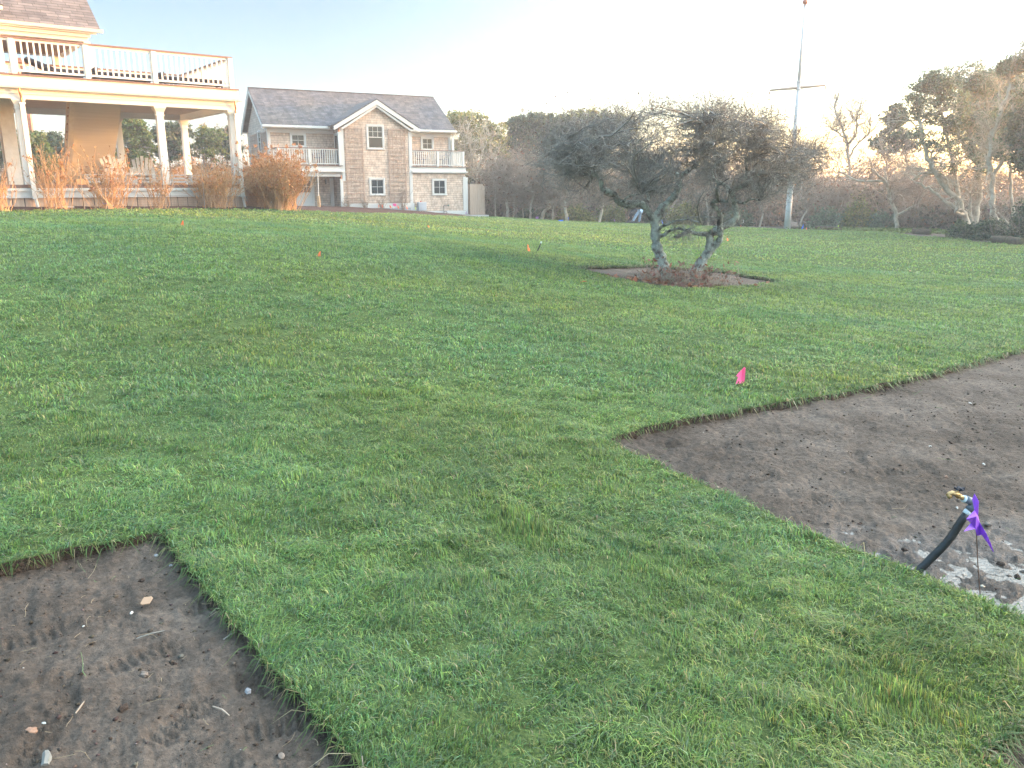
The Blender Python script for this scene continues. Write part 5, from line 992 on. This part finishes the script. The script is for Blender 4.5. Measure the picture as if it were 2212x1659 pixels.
# ------------------------------------------------------------------ marker flags
def flag(u, v, color, lab, Y=None, s=1.0, hgt=.0, turn=0, seed=0, name='marker_flag', flat=False):
    """thin wire with a limp plastic sheet; (u,v) is where the wire meets the ground"""
    r = np.random.default_rng(700 + seed); b = G(u, v) if Y is None else onG(*P(u, v, Y)[:2]); o = empty(name, b, R(turn), label=lab, cat='marker flag', group='plastic marker flags on wires')
    h = (.16 + hgt) * s; MB().tube([(0, 0, -.03), (.004, 0, h * .5), (0, .003, h)], .0022 if s < 1.4 else .003, 5).build('wire', M['metal'], o)
    nx, nz = 8, 7; w_, hh = .125 * s, .10 * s; V = []
    for j in range(nz):
        for i in range(nx):
            a, b2 = i / (nx - 1), j / (nz - 1); dr = 0 if flat else (.075 * s) * a ** 1.2
            V.append((a * w_ * (.55 if not flat else 1) + .003, .022 * s * math.sin(a * 5 + b2 * 2 + seed) * a, h - b2 * hh * (1 - .15 * a) - dr))
    Fq = [(j * nx + i, j * nx + i + 1, (j + 1) * nx + i + 1, (j + 1) * nx + i) for j in range(nz - 1) for i in range(nx - 1)]
    f = MB().add(V, Fq).build('flag', M[color], o, smooth=True); sl = f.modifiers.new('thickness', 'SOLIDIFY'); sl.thickness = .0012
    return o
pf = onG(*G(1604, 840)[:2])                                           # the near pink flag, traced fold by fold
o = empty('marker_flag', pf, label='crumpled pink marker flag standing in the near grass left of the bare soil', cat='marker flag', group='plastic marker flags on wires')
Yp = pf[1]
def pk(x, y, d=0): return tuple(P((2850 + x * .12058) / 1.8228, (1380 + y * .12058) / 1.8228, Yp + d) - pf)
V = [pk(672, 535), pk(712, 575, -.004), pk(705, 655, .0), pk(698, 770, .004), pk(688, 930, .01), pk(660, 1045, .02), pk(480, 1150, -.012), pk(358, 1178, -.035), pk(410, 1030, -.03), pk(465, 885, -.02), pk(415, 830, -.03), pk(388, 848, -.045), pk(460, 750, -.028), pk(560, 650, -.012), pk(590, 800, .012), pk(560, 980, .012), pk(590, 660, .01)]
MB().add(V, [(0, 1, 16, 13), (1, 2, 16), (2, 3, 14, 16), (13, 16, 14, 12), (12, 14, 9, 10), (10, 11, 12), (14, 3, 4, 15), (9, 14, 15), (9, 15, 8), (15, 4, 5, 6), (8, 15, 6, 7)]).build('flag', M['pink'], o).modifiers.new('thickness', 'SOLIDIFY').thickness = .0012
MB().tube([(0, 0, -.03), pk(640, 1000, .02), pk(700, 640, .006), pk(705, 560, .004)], .0022, 5).build('wire', M['metal'], o)
flag(398, 493, 'orange', 'orange marker flag alone on the lawn below the middle porch column', s=1.15, turn=170, seed=1, hgt=-.02)
flag(694, 560, 'orange', 'orange marker flag on the left lawn, nearest orange one to the camera', s=1.1, turn=185, seed=2, hgt=-.05)
flag(924, 495, 'orange', 'orange marker flag on the lawn below the shingled house, left of its corner', s=1.2, turn=10, seed=3, hgt=-.06)
flag(1139, 548, 'orange', 'orange marker flag just left of the short black pipe', s=1.25, turn=50, seed=4)
flag(1570, 515, 'orange', 'orange marker flag seen right of the gnarled trunks', s=1.3, turn=60, seed=5, hgt=.02, Y=28)
flag(1741, 498, 'orange', 'orange marker flag right of the flagpole foot, beside a blue one', s=1.5, turn=70, seed=6, Y=41)
flag(1735, 498, 'blue', 'blue marker flag right of the flagpole foot', s=1.6, turn=110, seed=7, Y=41, hgt=.05)
flag(1206, 482, 'blue', 'bright blue marker flag at the far lawn edge, the largest blue one', s=2.1, turn=0, seed=8, Y=44, flat=True, hgt=-.1)
flag(1227, 478, 'blue', 'small blue marker flag at the foot of the curved pale trunk', s=1.5, turn=60, seed=9, Y=48, hgt=.05)
flag(1429, 486, 'blue', 'blue marker flag just left of the gnarled tree, right of the bending person', s=1.5, turn=40, seed=10, Y=48, hgt=.05)
flag(1157, 472, 'lilac', 'lilac marker flag at the far lawn edge between bare trunks', s=1.4, turn=0, seed=11, Y=51, flat=True)
flag(1327, 482, 'lilac', 'pale lilac marker flag left of the bending person', s=1.4, turn=80, seed=12, Y=50, hgt=.06)
flag(1605, 491, 'white', 'white marker flag at the lawn edge behind drooping twigs', s=1.7, turn=80, seed=13, Y=47, hgt=.12); flag(1600, 491, 'orange', 'red-orange marker flag beside the white one behind drooping twigs', s=1.1, turn=70, seed=14, Y=46)
flag(1811, 498, 'yellow', 'yellow-green marker flag by the sod rolls right of the flagpole', s=1.6, turn=75, seed=15, Y=43, hgt=.08)
flag(2057, 511, 'pink', 'bright pink marker flag at the far right lawn edge beside the dark shrub', s=1.5, turn=60, seed=16, Y=36, hgt=.04)
flag(221, 449, 'blue', 'blue marker flag in the mulch bed below the porch', s=1.35, turn=0, seed=17, flat=True, hgt=-.04)
for i, (u, v, c, lb) in enumerate([(818, 456, 'orange', 'orange marker flag under the low gable window, leftmost of the cluster'), (825, 453, 'orange', 'orange marker flag highest in the bare bush under the gable window'), (849, 458, 'pink', 'pink marker flag at the foot of the shingled house'), (842, 460, 'orange', 'orange marker flag just left of the white one by the house wall'), (848, 461, 'white', 'white marker flag below the pink one by the house wall'), (859, 460, 'orange', 'orange marker flag right of the pink one by the house wall'), (878, 461, 'orange', 'narrow orange marker flag rightmost of the cluster by the house wall'), (897, 456, 'yellow', 'pale yellow marker flag beside the grey utility box'), (1012, 466, 'lilac', 'purple marker flag at the foot of the shower screen, upper one'), (1008, 468, 'lilac', 'purple marker flag at the foot of the shower screen, lower one')]):
    flag(u, v, c, lb, s=1.35 if c != 'pink' else 1.7, turn=20 * i - 60, seed=30 + i, Y=[45.4, 45.8, 46, 45.6, 45.6, 46.2, 46.6, 47.2, 50, 49.6][i], flat=c == 'pink', hgt=.05)

# ------------------------------------------------------------------ hose with brass tap, purple flag
def zh(x, y, Y): return P((3480 + x * .36173) / 1.8228, (1850 + y * .36173) / 1.8228, Y)
hb = G((3480 + 255 * .36173) / 1.8228, (1850 + 1200 * .36173) / 1.8228); Yh = hb[1]
ho = empty('hose_bib', hb, label='black plastic pipe curving out of muddy soil with a brass tap on top', cat='tap')
def hl(x, y, d=0): return tuple(zh(x, y, Yh + d) - hb)
px_ = .36173 / 1.8228 / F * Yh
MB().tube([hl(215, 1235, .02), hl(262, 1192), hl(330, 1138), hl(430, 1048), hl(540, 940), hl(640, 840), hl(730, 735), hl(800, 625), hl(858, 535), hl(898, 478)], [px_ * 46] * 2 + [px_ * 47] * 6 + [px_ * 45] * 2, 18).build('pipe', M['hose'], ho, smooth=True)
MB().tube([hl(885, 492), hl(910, 455), hl(922, 436)], [px_ * 38, px_ * 42, px_ * 38], 16).build('clamp', M['pvclight'], ho, smooth=True)
MB().tube([hl(918, 440), hl(950, 408), hl(975, 372), hl(968, 352), hl(930, 335), hl(885, 318)], [px_ * 44, px_ * 48, px_ * 50, px_ * 48, px_ * 44, px_ * 46], 18).build('elbow', M['pvc'], ho, smooth=True)
MB().tube([hl(900, 326), hl(862, 312)], px_ * 42, 16).build('bushing', M['pvclight'], ho, smooth=True)
tp = MB(); tp.tube([hl(866, 312), hl(835, 292), hl(812, 284)], [px_ * 26, px_ * 26, px_ * 34], 14).tube([hl(815, 286), hl(785, 262), hl(745, 250), hl(712, 262), hl(690, 285)], [px_ * 30, px_ * 30, px_ * 27, px_ * 26, px_ * 20], 14).tube([hl(700, 262), hl(722, 300)], [px_ * 26, px_ * 28], 12).tube([hl(790, 262), hl(812, 218)], [px_ * 22, px_ * 14], 12)
tp.build('brass_tap', M['brass'], ho, smooth=True)
hd = MB()
for i in range(5):
    a = i * 1.2566; cx = np.array(hl(822, 212)); hd.beam(cx, cx + np.array((math.cos(a) * px_ * 55, math.sin(a) * px_ * 55, px_ * 10)), px_ * 26, px_ * 24)
hd.lathe([(px_ * 24, -px_ * 18), (px_ * 30, 0), (px_ * 22, px_ * 22)], 10); 
hd = hd; V0 = len(hd.v) - 30; cx = np.array(hl(822, 212)); hd.v[V0:] = [(p[0] + cx[0], p[1] + cx[1], p[2] + cx[2]) for p in hd.v[V0:]]
hd.build('tap_handle', M['dark'], ho)
pfb = G((3480 + 1050 * .36173) / 1.8228, (1850 + 1385 * .36173) / 1.8228); Yq = pfb[1] + .0
o = empty('marker_flag', pfb, label='large purple marker flag on a rusty wire right behind the brass tap', cat='marker flag', group='plastic marker flags on wires')
def pq(x, y, d=0): return tuple(zh(x, y, Yq + .0 + d) - pfb)
MB().tube([pq(1052, 1400), pq(1025, 1050, .01), pq(1008, 700, .02), pq(990, 300, .02)], .0024, 6).build('wire', noisy('rusty_wire', [(.3, (.09, .05, .035)), (.7, (.18, .10, .07))], 40), o)
V = [pq(988, 258, .02), pq(1036, 345, .0), pq(1022, 500, .02), pq(1040, 570, .0), pq(1115, 690, -.02), pq(1165, 800, -.03), pq(1195, 895, -.02), pq(1130, 790, .01), pq(1065, 700, .02), pq(1052, 712, .03), pq(1010, 715, .01), pq(995, 640, -.01), pq(868, 672, -.03), pq(945, 580, -.0), pq(898, 535, -.03), pq(985, 440, .01), pq(962, 320, .02), pq(1000, 505, -.02)]
MB().add(V, [(0, 1, 15, 16), (1, 2, 17, 15), (15, 17, 13, 14), (17, 11, 13), (13, 11, 12), (17, 2, 3), (17, 3, 9, 10, 11), (3, 4, 8, 9), (4, 5, 7, 8), (5, 6, 7)]).build('flag', M['purple'], o).modifiers.new('thickness', 'SOLIDIFY').thickness = .0015
# short black pipe far in the lawn
b = G((1800 + 1135 * .27125) / 1.8228, (900 + 368 * .27125) / 1.8228); o = empty('pipe_stub', b, label='short black plastic pipe leaning out of the middle of the lawn', cat='pipe'); Yb = b[1]
def ps(x, y): return tuple(P((1800 + x * .27125) / 1.8228, (900 + y * .27125) / 1.8228, Yb) - b)
q_ = .27125 / 1.8228 / F * Yb
MB().tube([ps(1128, 378), ps(1165, 325), ps(1195, 265), ps(1215, 212)], q_ * 8.5, 12).build('pipe', M['hose'], o, smooth=True); MB().tube([ps(1214, 214), ps(1224, 188)], [q_ * 11, q_ * 11], 12).build('coupling', M['pvclight'], o, smooth=True)

# ------------------------------------------------------------------ bending person
pb2 = onG(*P(1384, 484, 50.5)[:2]); pe = empty('person', pb2, label='person in black jacket and pale jeans bent double at the lawn edge', cat='person')
def zp(x, y, d=0): return P((2380 + x * .14467) / 1.8228, (760 + y * .14467) / 1.8228, 50.5 + d) - pb2
def skin(name, joints, edges, root, m, parent):
    me = bpy.data.meshes.new(name); me.from_pydata([tuple(j[:3]) for j in joints], edges, []); me.materials.append(m); ob = bpy.data.objects.new(name, me); C.objects.link(ob); ob.parent = parent
    sk_ = ob.modifiers.new('skin', 'SKIN'); sk_.use_smooth_shade = True
    for i, j in enumerate(joints): me.skin_vertices[0].data[i].radius = (j[3], j[4] if len(j) > 4 else j[3]); me.skin_vertices[0].data[i].use_root = (i == root)
    s_ = ob.modifiers.new('sub', 'SUBSURF'); s_.levels = s_.render_levels = 2
    return ob
u_ = .14467 / 1.8228 / F * 50.5
def J(x, y, d, r_): p = zp(x, y, d); return (p[0], p[1], p[2], r_)
# body: pelvis, spine, head, arms to the ground
hip = zp(950, 440); bj = [J(945, 445, 0, .14), J(860, 480, 0, .12), J(770, 540, 0, .12), J(705, 590, 0, .11), J(690, 640, 0, .06), J(672, 690, 0, .095), J(660, 730, 0, .07),
      J(700, 600, -.19, .065), J(735, 690, -.22, .045), J(700, 770, -.16, .035), J(700, 600, .19, .065), J(725, 690, .22, .045), J(690, 775, .18, .035),
      J(930, 480, -.09, .085), J(860, 620, -.13, .065), J(790, 740, -.14, .05), J(740, 805, -.15, .04), J(965, 480, .10, .085), J(965, 630, .12, .062), J(945, 740, .12, .048), J(930, 810, .12, .04)]
skin('body', bj, [(0, 1), (1, 2), (2, 3), (3, 4), (4, 5), (5, 6), (3, 7), (7, 8), (8, 9), (3, 10), (10, 11), (11, 12), (0, 13), (13, 14), (14, 15), (15, 16), (0, 17), (17, 18), (18, 19), (19, 20)], 0, M['skin'], pe)
g_ = 1.16
jk = [J(905, 455, 0, 0.186), J(850, 485, 0, 0.198), J(770, 540, 0, 0.214), J(708, 590, 0, 0.192), J(700, 600, -.19, 0.098), J(735, 690, -.22, 0.074), J(704, 755, -.17, 0.060), J(700, 600, .19, 0.098), J(725, 690, .22, 0.074), J(694, 758, .19, 0.060)]
skin('jacket', jk, [(0, 1), (1, 2), (2, 3), (3, 4), (4, 5), (5, 6), (3, 7), (7, 8), (8, 9)], 0, M['jacket'], pe)
jn = [J(955, 462, 0, .165), J(925, 500, -.09, .115), J(858, 620, -.13, .095), J(790, 740, -.14, .08), J(745, 795, -.15, .068), J(970, 500, .10, .115), J(968, 630, .12, .09), J(948, 740, .12, .075), J(932, 800, .12, .065)]
skin('jeans', jn, [(0, 1), (1, 2), (2, 3), (3, 4), (0, 5), (5, 6), (6, 7), (7, 8)], 0, M['jeans'], pe)
for (x, y, d) in ((738, 815, -.15), (928, 820, .12)):
    s_ = zp(x, y, d); MB().prism([(-.20, 0), (.09, 0), (.10, .06), (.06, .11), (-.03, .10), (-.12, .06), (-.20, .045)], 'y', -.05, .05).build('shoe', M['shoe'], pe, bevel=.015).location = (s_[0], s_[1], max(s_[2] - .05, 0.0))
# hands: palm, four fingers and a thumb, hanging to the ground work
for sy, (x, y) in ((-.16, (700, 772)), (.18, (690, 777))):
    c_ = zp(x, y, sy); jt = [(c_[0], c_[1], c_[2], .03, .018), (c_[0] - .01, c_[1], c_[2] - .07, .038, .016)]; ed = [(0, 1)]
    for k, (dy, ln_) in enumerate(((-.03, .065), (-.01, .078), (.01, .074), (.03, .06))):
        n0 = len(jt); jt += [(c_[0] - .014, c_[1] + dy, c_[2] - .09, .0095), (c_[0] - .022, c_[1] + dy, c_[2] - .09 - ln_ * .5, .0088), (c_[0] - .012, c_[1] + dy, c_[2] - .09 - ln_, .0075)]; ed += [(1, n0), (n0, n0 + 1), (n0 + 1, n0 + 2)]
    n0 = len(jt); jt += [(c_[0] - .03, c_[1] - .035, c_[2] - .04, .011), (c_[0] - .045, c_[1] - .045, c_[2] - .075, .0095)]; ed += [(0, n0), (n0, n0 + 1)]
    skin('hand', jt, ed, 0, M['skin'], pe)
hc = zp(668, 712); bm = bmesh.new(); bmesh.ops.create_icosphere(bm, subdivisions=3, radius=.1); me = bpy.data.meshes.new('hair')
for v in list(bm.verts):
    if v.co.x < -.03 and v.co.z < .03: v.co *= .82
bm.to_mesh(me); bm.free(); me.materials.append(M['jacket']); o = bpy.data.objects.new('hair', me); C.objects.link(o); o.parent = pe; o.location = hc + np.array((.015, 0, .02)); o.scale = (1.02, .9, 1.1)
o = empty('tool_bag', onG(*P(1362, 484, 50)[:2]), R(10), label='dark low tool bag on the grass just left of the bending person', cat='bag'); MB().prism([(-.42, 0), (.42, 0), (.40, .10), (.2, .17), (-.2, .15), (-.4, .08)], 'y', -.14, .14).build('body', M['dark'], o, bevel=.03); MB().tube([(-.2, 0, .14), (-.1, 0, .24), (.1, 0, .24), (.2, 0, .15)], .015, 6).build('handle', M['dark'], o)

# ------------------------------------------------------------------ sod rolls, stones, stakes
M['sodroll'] = noisy('sod_roll_soil', [(.3, (.04, .028, .02)), (.55, (.09, .065, .045)), (.7, (.09, .12, .045))], 12, .95, 1.0, 8, 40, dist=.03)
def sod(u0, v0, u1, v1, Y, rad_, lab, lay=1):
    a, b = onG(*P(u0, v0, Y)[:2]), onG(*P(u1, v1, Y - .6)[:2]); o = empty('sod_roll', a, label=lab, cat='sod roll', group='rolls of sod at the lawn edge'); n = 10; d = b - a; r = np.random.default_rng(int(u0)); V, nn = MB(), 18
    pts_ = np.array([d * t for t in np.linspace(0, 1, n)]); pts_[:, 2] += rad_ * .85; V.tube(pts_, rad_ * (1 + .08 * r.normal(size=n)), nn); V.v = [(p[0] + r.normal(0, .008), p[1] + r.normal(0, .008), p[2] + r.normal(0, .008)) for p in V.v]; V.build('roll', M['sodroll'], o, smooth=True)
    e = pts_[-1]; dn = d / np.linalg.norm(d); up = np.array((0, 0, 1)); sd2 = np.cross(dn, up); sp = [e + dn * .012 + (sd2 * math.cos(t) + up * math.sin(t)) * rad_ * (.92 - t / 21) for t in np.linspace(0, 17, 60)]
    MB().tube(sp, .008, 4).build('spiral_edge', M['turf'], o)
sod(1971, 510, 2008, 513, 39, .15, 'long sod roll right of the spreading bare tree'); sod(1762, 497, 1790, 498, 42.5, .13, 'sod roll on the left below the yellow-green flag'); sod(1788, 499, 1815, 500, 41.8, .12, 'sod roll on the right below the yellow-green flag'); sod(2142, 530, 2175, 531, 31.5, .16, 'sod roll below the shrubs at the right edge, left one'); sod(2178, 532, 2207, 533, 30.8, .16, 'sod roll at the right edge with its end toward the camera'); sod(1712, 497, 1730, 497, 43.5, .10, 'short sod roll right behind the flagpole foot')
def stone(u, v, s, m, lab, name='pebble', flat=.6, grp='loose stones on the bare soil', Y=None, seed=0):
    r = np.random.default_rng(int(u * 7 + v)); b = G(u, v); bm = bmesh.new(); bmesh.ops.create_icosphere(bm, subdivisions=3, radius=1)
    a = r.uniform(-1, 1, (4, 3))
    for q in bm.verts:
        c = np.array(q.co); f = 1 + .22 * math.sin(c @ a[0] * 3 + 1) + .14 * math.sin(c @ a[1] * 6) + .06 * math.sin(c @ a[2] * 13); q.co = Vector(c * f * np.array((1, .72, flat)) * s)
    me = bpy.data.meshes.new(name); bm.to_mesh(me); bm.free(); me.materials.append(m); me.polygons.foreach_set('use_smooth', [True] * len(me.polygons)); o = bpy.data.objects.new(name, me); C.objects.link(o); o.location = b + np.array((0, 0, s * flat * .35)); o.rotation_euler = (0, 0, r.uniform(0, 6)); return tag(o, lab, 'stone' if m is not M['shell'] else 'shell', grp)
def zl(x, y): return (x * .6329 / 1.8228, (2000 + y * .6329) / 1.8228)
M['brownstone'] = noisy('brown_stone', [(.3, (.14, .08, .055)), (.7, (.28, .18, .13))], 8, .8, .3); M['clod'] = noisy('dark_clod', [(.3, (.025, .017, .013)), (.7, (.06, .042, .033))], 20, .95, 1.0, 8, 60)
for x, y, s, m, lb in [(185, 1400, .030, 'brownstone', 'rounded brown pebble, largest near the bottom left corner'), (272, 1345, .013, 'shell', 'white pebble just above the large brown one'), (900, 1040, .022, 'pebble', 'grey-brown pebble in the middle of the near soil patch'), (765, 1252, .026, 'clod', 'dark earth clod below the middle of the near soil patch'), (1195, 1095, .015, 'pebble', 'pale pebble toward the grass edge of the near soil patch'), (1545, 1145, .020, 'greystone', 'flat grey stone near the diagonal grass edge'), (1498, 1525, .016, 'shell', 'white shell fragment near the bottom of the near soil patch'), (1130, 1232, .015, 'clod', 'small upright earth clod in the near soil patch'), (880, 455, .02, 'clod', 'dark flat clod near the top of the near soil patch'), (820, 655, .014, 'shell', 'cream shell chip in the upper half of the near soil patch'), (520, 738, .010, 'shell', 'tiny white shell at the left of the near soil patch'), (1065, 360, .014, 'greystone', 'small grey stone below the grass corner of the near patch'), (970, 300, .018, 'greystone', 'slate-grey stone right under the grass corner'), (1750, 1548, .018, 'pebble', 'beige pebble near the bottom edge beside the grass'), (165, 1255, .013, 'pebble', 'small beige pebble at the left side of the near soil patch')]:
    if m == 'greystone' and 'greystone' not in M: M[m] = noisy('grey_stone', [(.3, (.13, .13, .14)), (.7, (.26, .26, .27))], 8, .7, .3)
    stone(*zl(x, y), s * .6, M[m], lb)
def zr(x, y): return ((2300 + x * .783) / 1.8228, (1350 + y * .783) / 1.8228)
for x, y, s, m, lb in [(2010, 612, .022, 'shell', 'white shell chip upper right of the brass tap'), (1940, 305, .02, 'shell', 'white chip high in the far soil patch near the right edge'), (1740, 522, .016, 'shell', 'cream chip in the far soil patch above the tap'), (1820, 675, .020, 'brownstone', 'tan leaf-like stone above the brass tap'), (1875, 832, .018, 'shell', 'white chip just left below the tap elbow'), (2030, 915, .030, 'pebble', 'smooth buried stone right of the purple flag'), (1610, 1045, .03, 'clod', 'wet dark clod left of the black pipe'), (1312, 1028, .02, 'pebble', 'tan stone near the grass edge left of the black pipe'), (2095, 1115, .03, 'clod', 'wet dark clod right of the purple flag wire'), (1770, 1208, .022, 'greystone', 'wet grey stone at the foot of the black pipe'), (1860, 1245, .028, 'brownstone', 'brown leaf-covered stone in the mud by the flag wire'), (1115, 760, .014, 'shell', 'small white sliver in the middle of the far soil patch'), (1290, 545, .017, 'pebble', 'round pebble in the middle of the far soil patch'), (2180, 1180, .035, 'clod', 'large wet clod at the right edge'), (1880, 790, .012, 'pebble', 'small pebble beside the tap')]:
    stone(*zr(x, y), s * .5, M[m], lb)
stone(190, 445, .26, M['boulder'], 'pale smooth boulder in the mulch bed below the porch', 'boulder', .38, None)
# twigs and stray blades on the soil
def litter(n, seed):
    r = np.random.default_rng(seed); x = np.r_[r.uniform(-3.4, -.2, n), r.uniform(.6, 6, n)]; y = np.r_[r.uniform(1.5, 3.6, n), r.uniform(2.4, 7, n)]; k = inside(x, y, PATCH_L) | inside(x, y, PATCH_R); x, y = x[k], y[k]; m_ = len(x)
    S = np.c_[x, y, gz(x, y) + .012]; p, q = grow(S, np.c_[r.normal(0, 1, (m_, 2)), np.full(m_, .12)], r.exponential(.03, m_) + .015, r.uniform(.0006, .0014, m_), 4, .25, -.05, r, .6); return Geo().tubes(p, q, 4)
o = litter(260, 3).build('straw', mat('straw_litter', (.22, .17, .11), .8)); o['kind'] = 'stuff'; o = litter(90, 4).build('loose_blades', mat('loose_grass_blades', (.12, .19, .07), .7)); o['kind'] = 'stuff'
for i, (x0, y0, x1, y1, lb) in enumerate([(470, 1290, 525, 1218, 'short tan stick in the lower half of the near soil patch'), (1325, 1245, 1428, 1305, 'pale thin stick near the diagonal grass edge'), (850, 822, 1030, 775, 'dark thin twig across the middle of the near soil patch'), (1390, 828, 1465, 785, 'brown flat stick touching the grass edge'), (285, 1618, 290, 1540, 'grey bark stick at the bottom edge of the picture')]):
    a, b = G(*zl(x0, y0)), G(*zl(x1, y1)); o = empty('stick', a, label=lb, cat='stick', group='sticks on the near soil'); MB().tube([(0, 0, .006), tuple((b - a) * .5 + (0.004, 0, .012)), tuple(b - a + (0, 0, .008))], [.0026, .003, .002] if i != 4 else [.012, .013, .01], 7).build('wood', M[['browntwig', 'browntwig', 'twig', 'twig', 'twig'][i]], o)
a, b = G(*zl(885, 625)), G(*zl(955, 580)); d_ = b - a; nrm = np.array((-d_[1], d_[0], 0)) * .38
o = MB().add([tuple(p) for p in (a + (0, 0, .016), a + nrm * .3 + (0, 0, .02), a + d_ * .6 + nrm + (0, 0, .026), b + nrm * .3 + (0, 0, .02), b + (0, 0, .014), a + d_ * .4 - nrm * .7 + (0, 0, .012))], [(0, 5, 4, 3, 2, 1)]).build('dry_leaf', mat('tan_leaf', (.22, .15, .10), .8)); o.modifiers.new('t', 'SOLIDIFY').thickness = .003; tag(o, 'tan dry leaf on the near soil patch above its middle', 'leaf')
for (u, v, sz, lb) in [(1260, 618, .10, 'single red-brown leaf on the lawn left of the tree patch')]:
    b = G(u, v); o = MB().add([(-.05, 0, .06), (-.02, -.03, .07), (.03, -.02, .08), (.05, .02, .07), (0, .04, .075), (-.03, .03, .065)], [(0, 1, 2, 3, 4, 5)]).build('fallen_leaf', mat('red_leaf', (.42, .08, .03), .7)); o.location = b; o.modifiers.new('t', 'SOLIDIFY').thickness = .004; tag(o, lb, 'leaf')
# garden stakes, plank, post, wire fence by the porch bed
def stake(u, v0, v1, Y, rr, m, lab): b = onG(*P(u, v0, Y)[:2]); o = empty('garden_stake', b, label=lab, cat='stake', group='thin stakes in the mulch bed'); t_ = P(v1[0], v1[1], Y) - b; MB().tube([(0, 0, -.05), tuple(t_)], rr, 6).build('rod', M[m], o)
stake(182, 447, (168, 343), 22.6, .009, 'metal', 'thin dark rod leaning beside the second hydrangea'); stake(443, 452, (434, 345), 25.2, .008, 'twig', 'thin dark rod in the dense hydrangea by the corner column')
b = P(690, 458, 44.); b = onG(b[0], b[1]); o = empty('umbrella_pole', b, label='thin cream pole in a thick square foot on the grass before the porch door', cat='pole'); MB().box(-.07, .07, -.07, .07, 0, .62).build('foot', M['strawtwig'], o, bevel=.01); MB().tube([(0, 0, .6), (.02, 0, 1.3), (.02, 0, 2.1)], .025, 8).build('pole', M['canvas'], o)
a, b = G(121, 450), G(160, 449.5); o = empty('plank', a, label='narrow pale plank lying along the edge of the mulch bed', cat='plank'); MB().beam((0, 0, .035), tuple(b - a + (0, 0, .035)), .09, .03).build('board', M['canvas'], o)
wf = empty('wire_fence', onG(*G(455, 452)[:2]), label='low thin wire mesh along the mulch bed in front of the hydrangeas', cat='fence'); fm = Geo(); A_ = [G(u, 453.5) for u in np.linspace(300, 650, 60)]; w0_ = np.array(wf.location); A_ = np.array(A_) - w0_
for hgt in np.linspace(.02, .42, 7): fm.tubes((A_ + (0, 0, hgt))[None], np.full((1, 60), .0022), 3)
Bq = np.array([A_[int(i)] * (1 - (i % 1)) + A_[min(int(i) + 1, 59)] * (i % 1) for i in np.linspace(0, 58.9, 150)]); fm.tubes(np.stack([Bq, Bq + (0, 0, .43)], 1), np.full((150, 2), .0022), 3); fm.build('mesh', M['metal'], wf)
for i in range(0, 60, 12): MB().tube([tuple(A_[i]), tuple(A_[i] + (0, 0, .5))], .006, 6).build('post', M['metal'], wf)
# weeds at the far right lawn edge
r = np.random.default_rng(77); c0 = P(1985, 509, 41); n = 5000; x = c0[0] + r.normal(0, 1.8, n); y = c0[1] + r.normal(0.8, .9, n); o = leafmesh('ground_cover', [leaves(np.c_[x, y, gz(x, y) + r.uniform(.03, .16, n)], .10, r, [(.12, .17, .05), (.16, .20, .06), (.09, .12, .04)], [3, 2, 2], flat=.5)]); o['kind'] = 'stuff'
# veil volume added in place of lens glare, pales the far trees
hz_ = MB().box(-440, 440, -440, 470, -7, 17).build('veil_haze', mat('haze_none')); m = bpy.data.materials.new('veil_volume'); m.use_nodes = True; t_ = m.node_tree; t_.nodes.remove(t_.nodes['Principled BSDF']); pv = t_.nodes.new('ShaderNodeVolumePrincipled'); pv.inputs['Color'].default_value = (.93, .94, .96, 1); pv.inputs['Density'].default_value = .0019; pv.inputs['Anisotropy'].default_value = .35
t_.links.new(pv.outputs[0], t_.nodes['Material Output'].inputs['Volume']); hz_.data.materials.clear(); hz_.data.materials.append(m); hz_['kind'] = 'stuff'
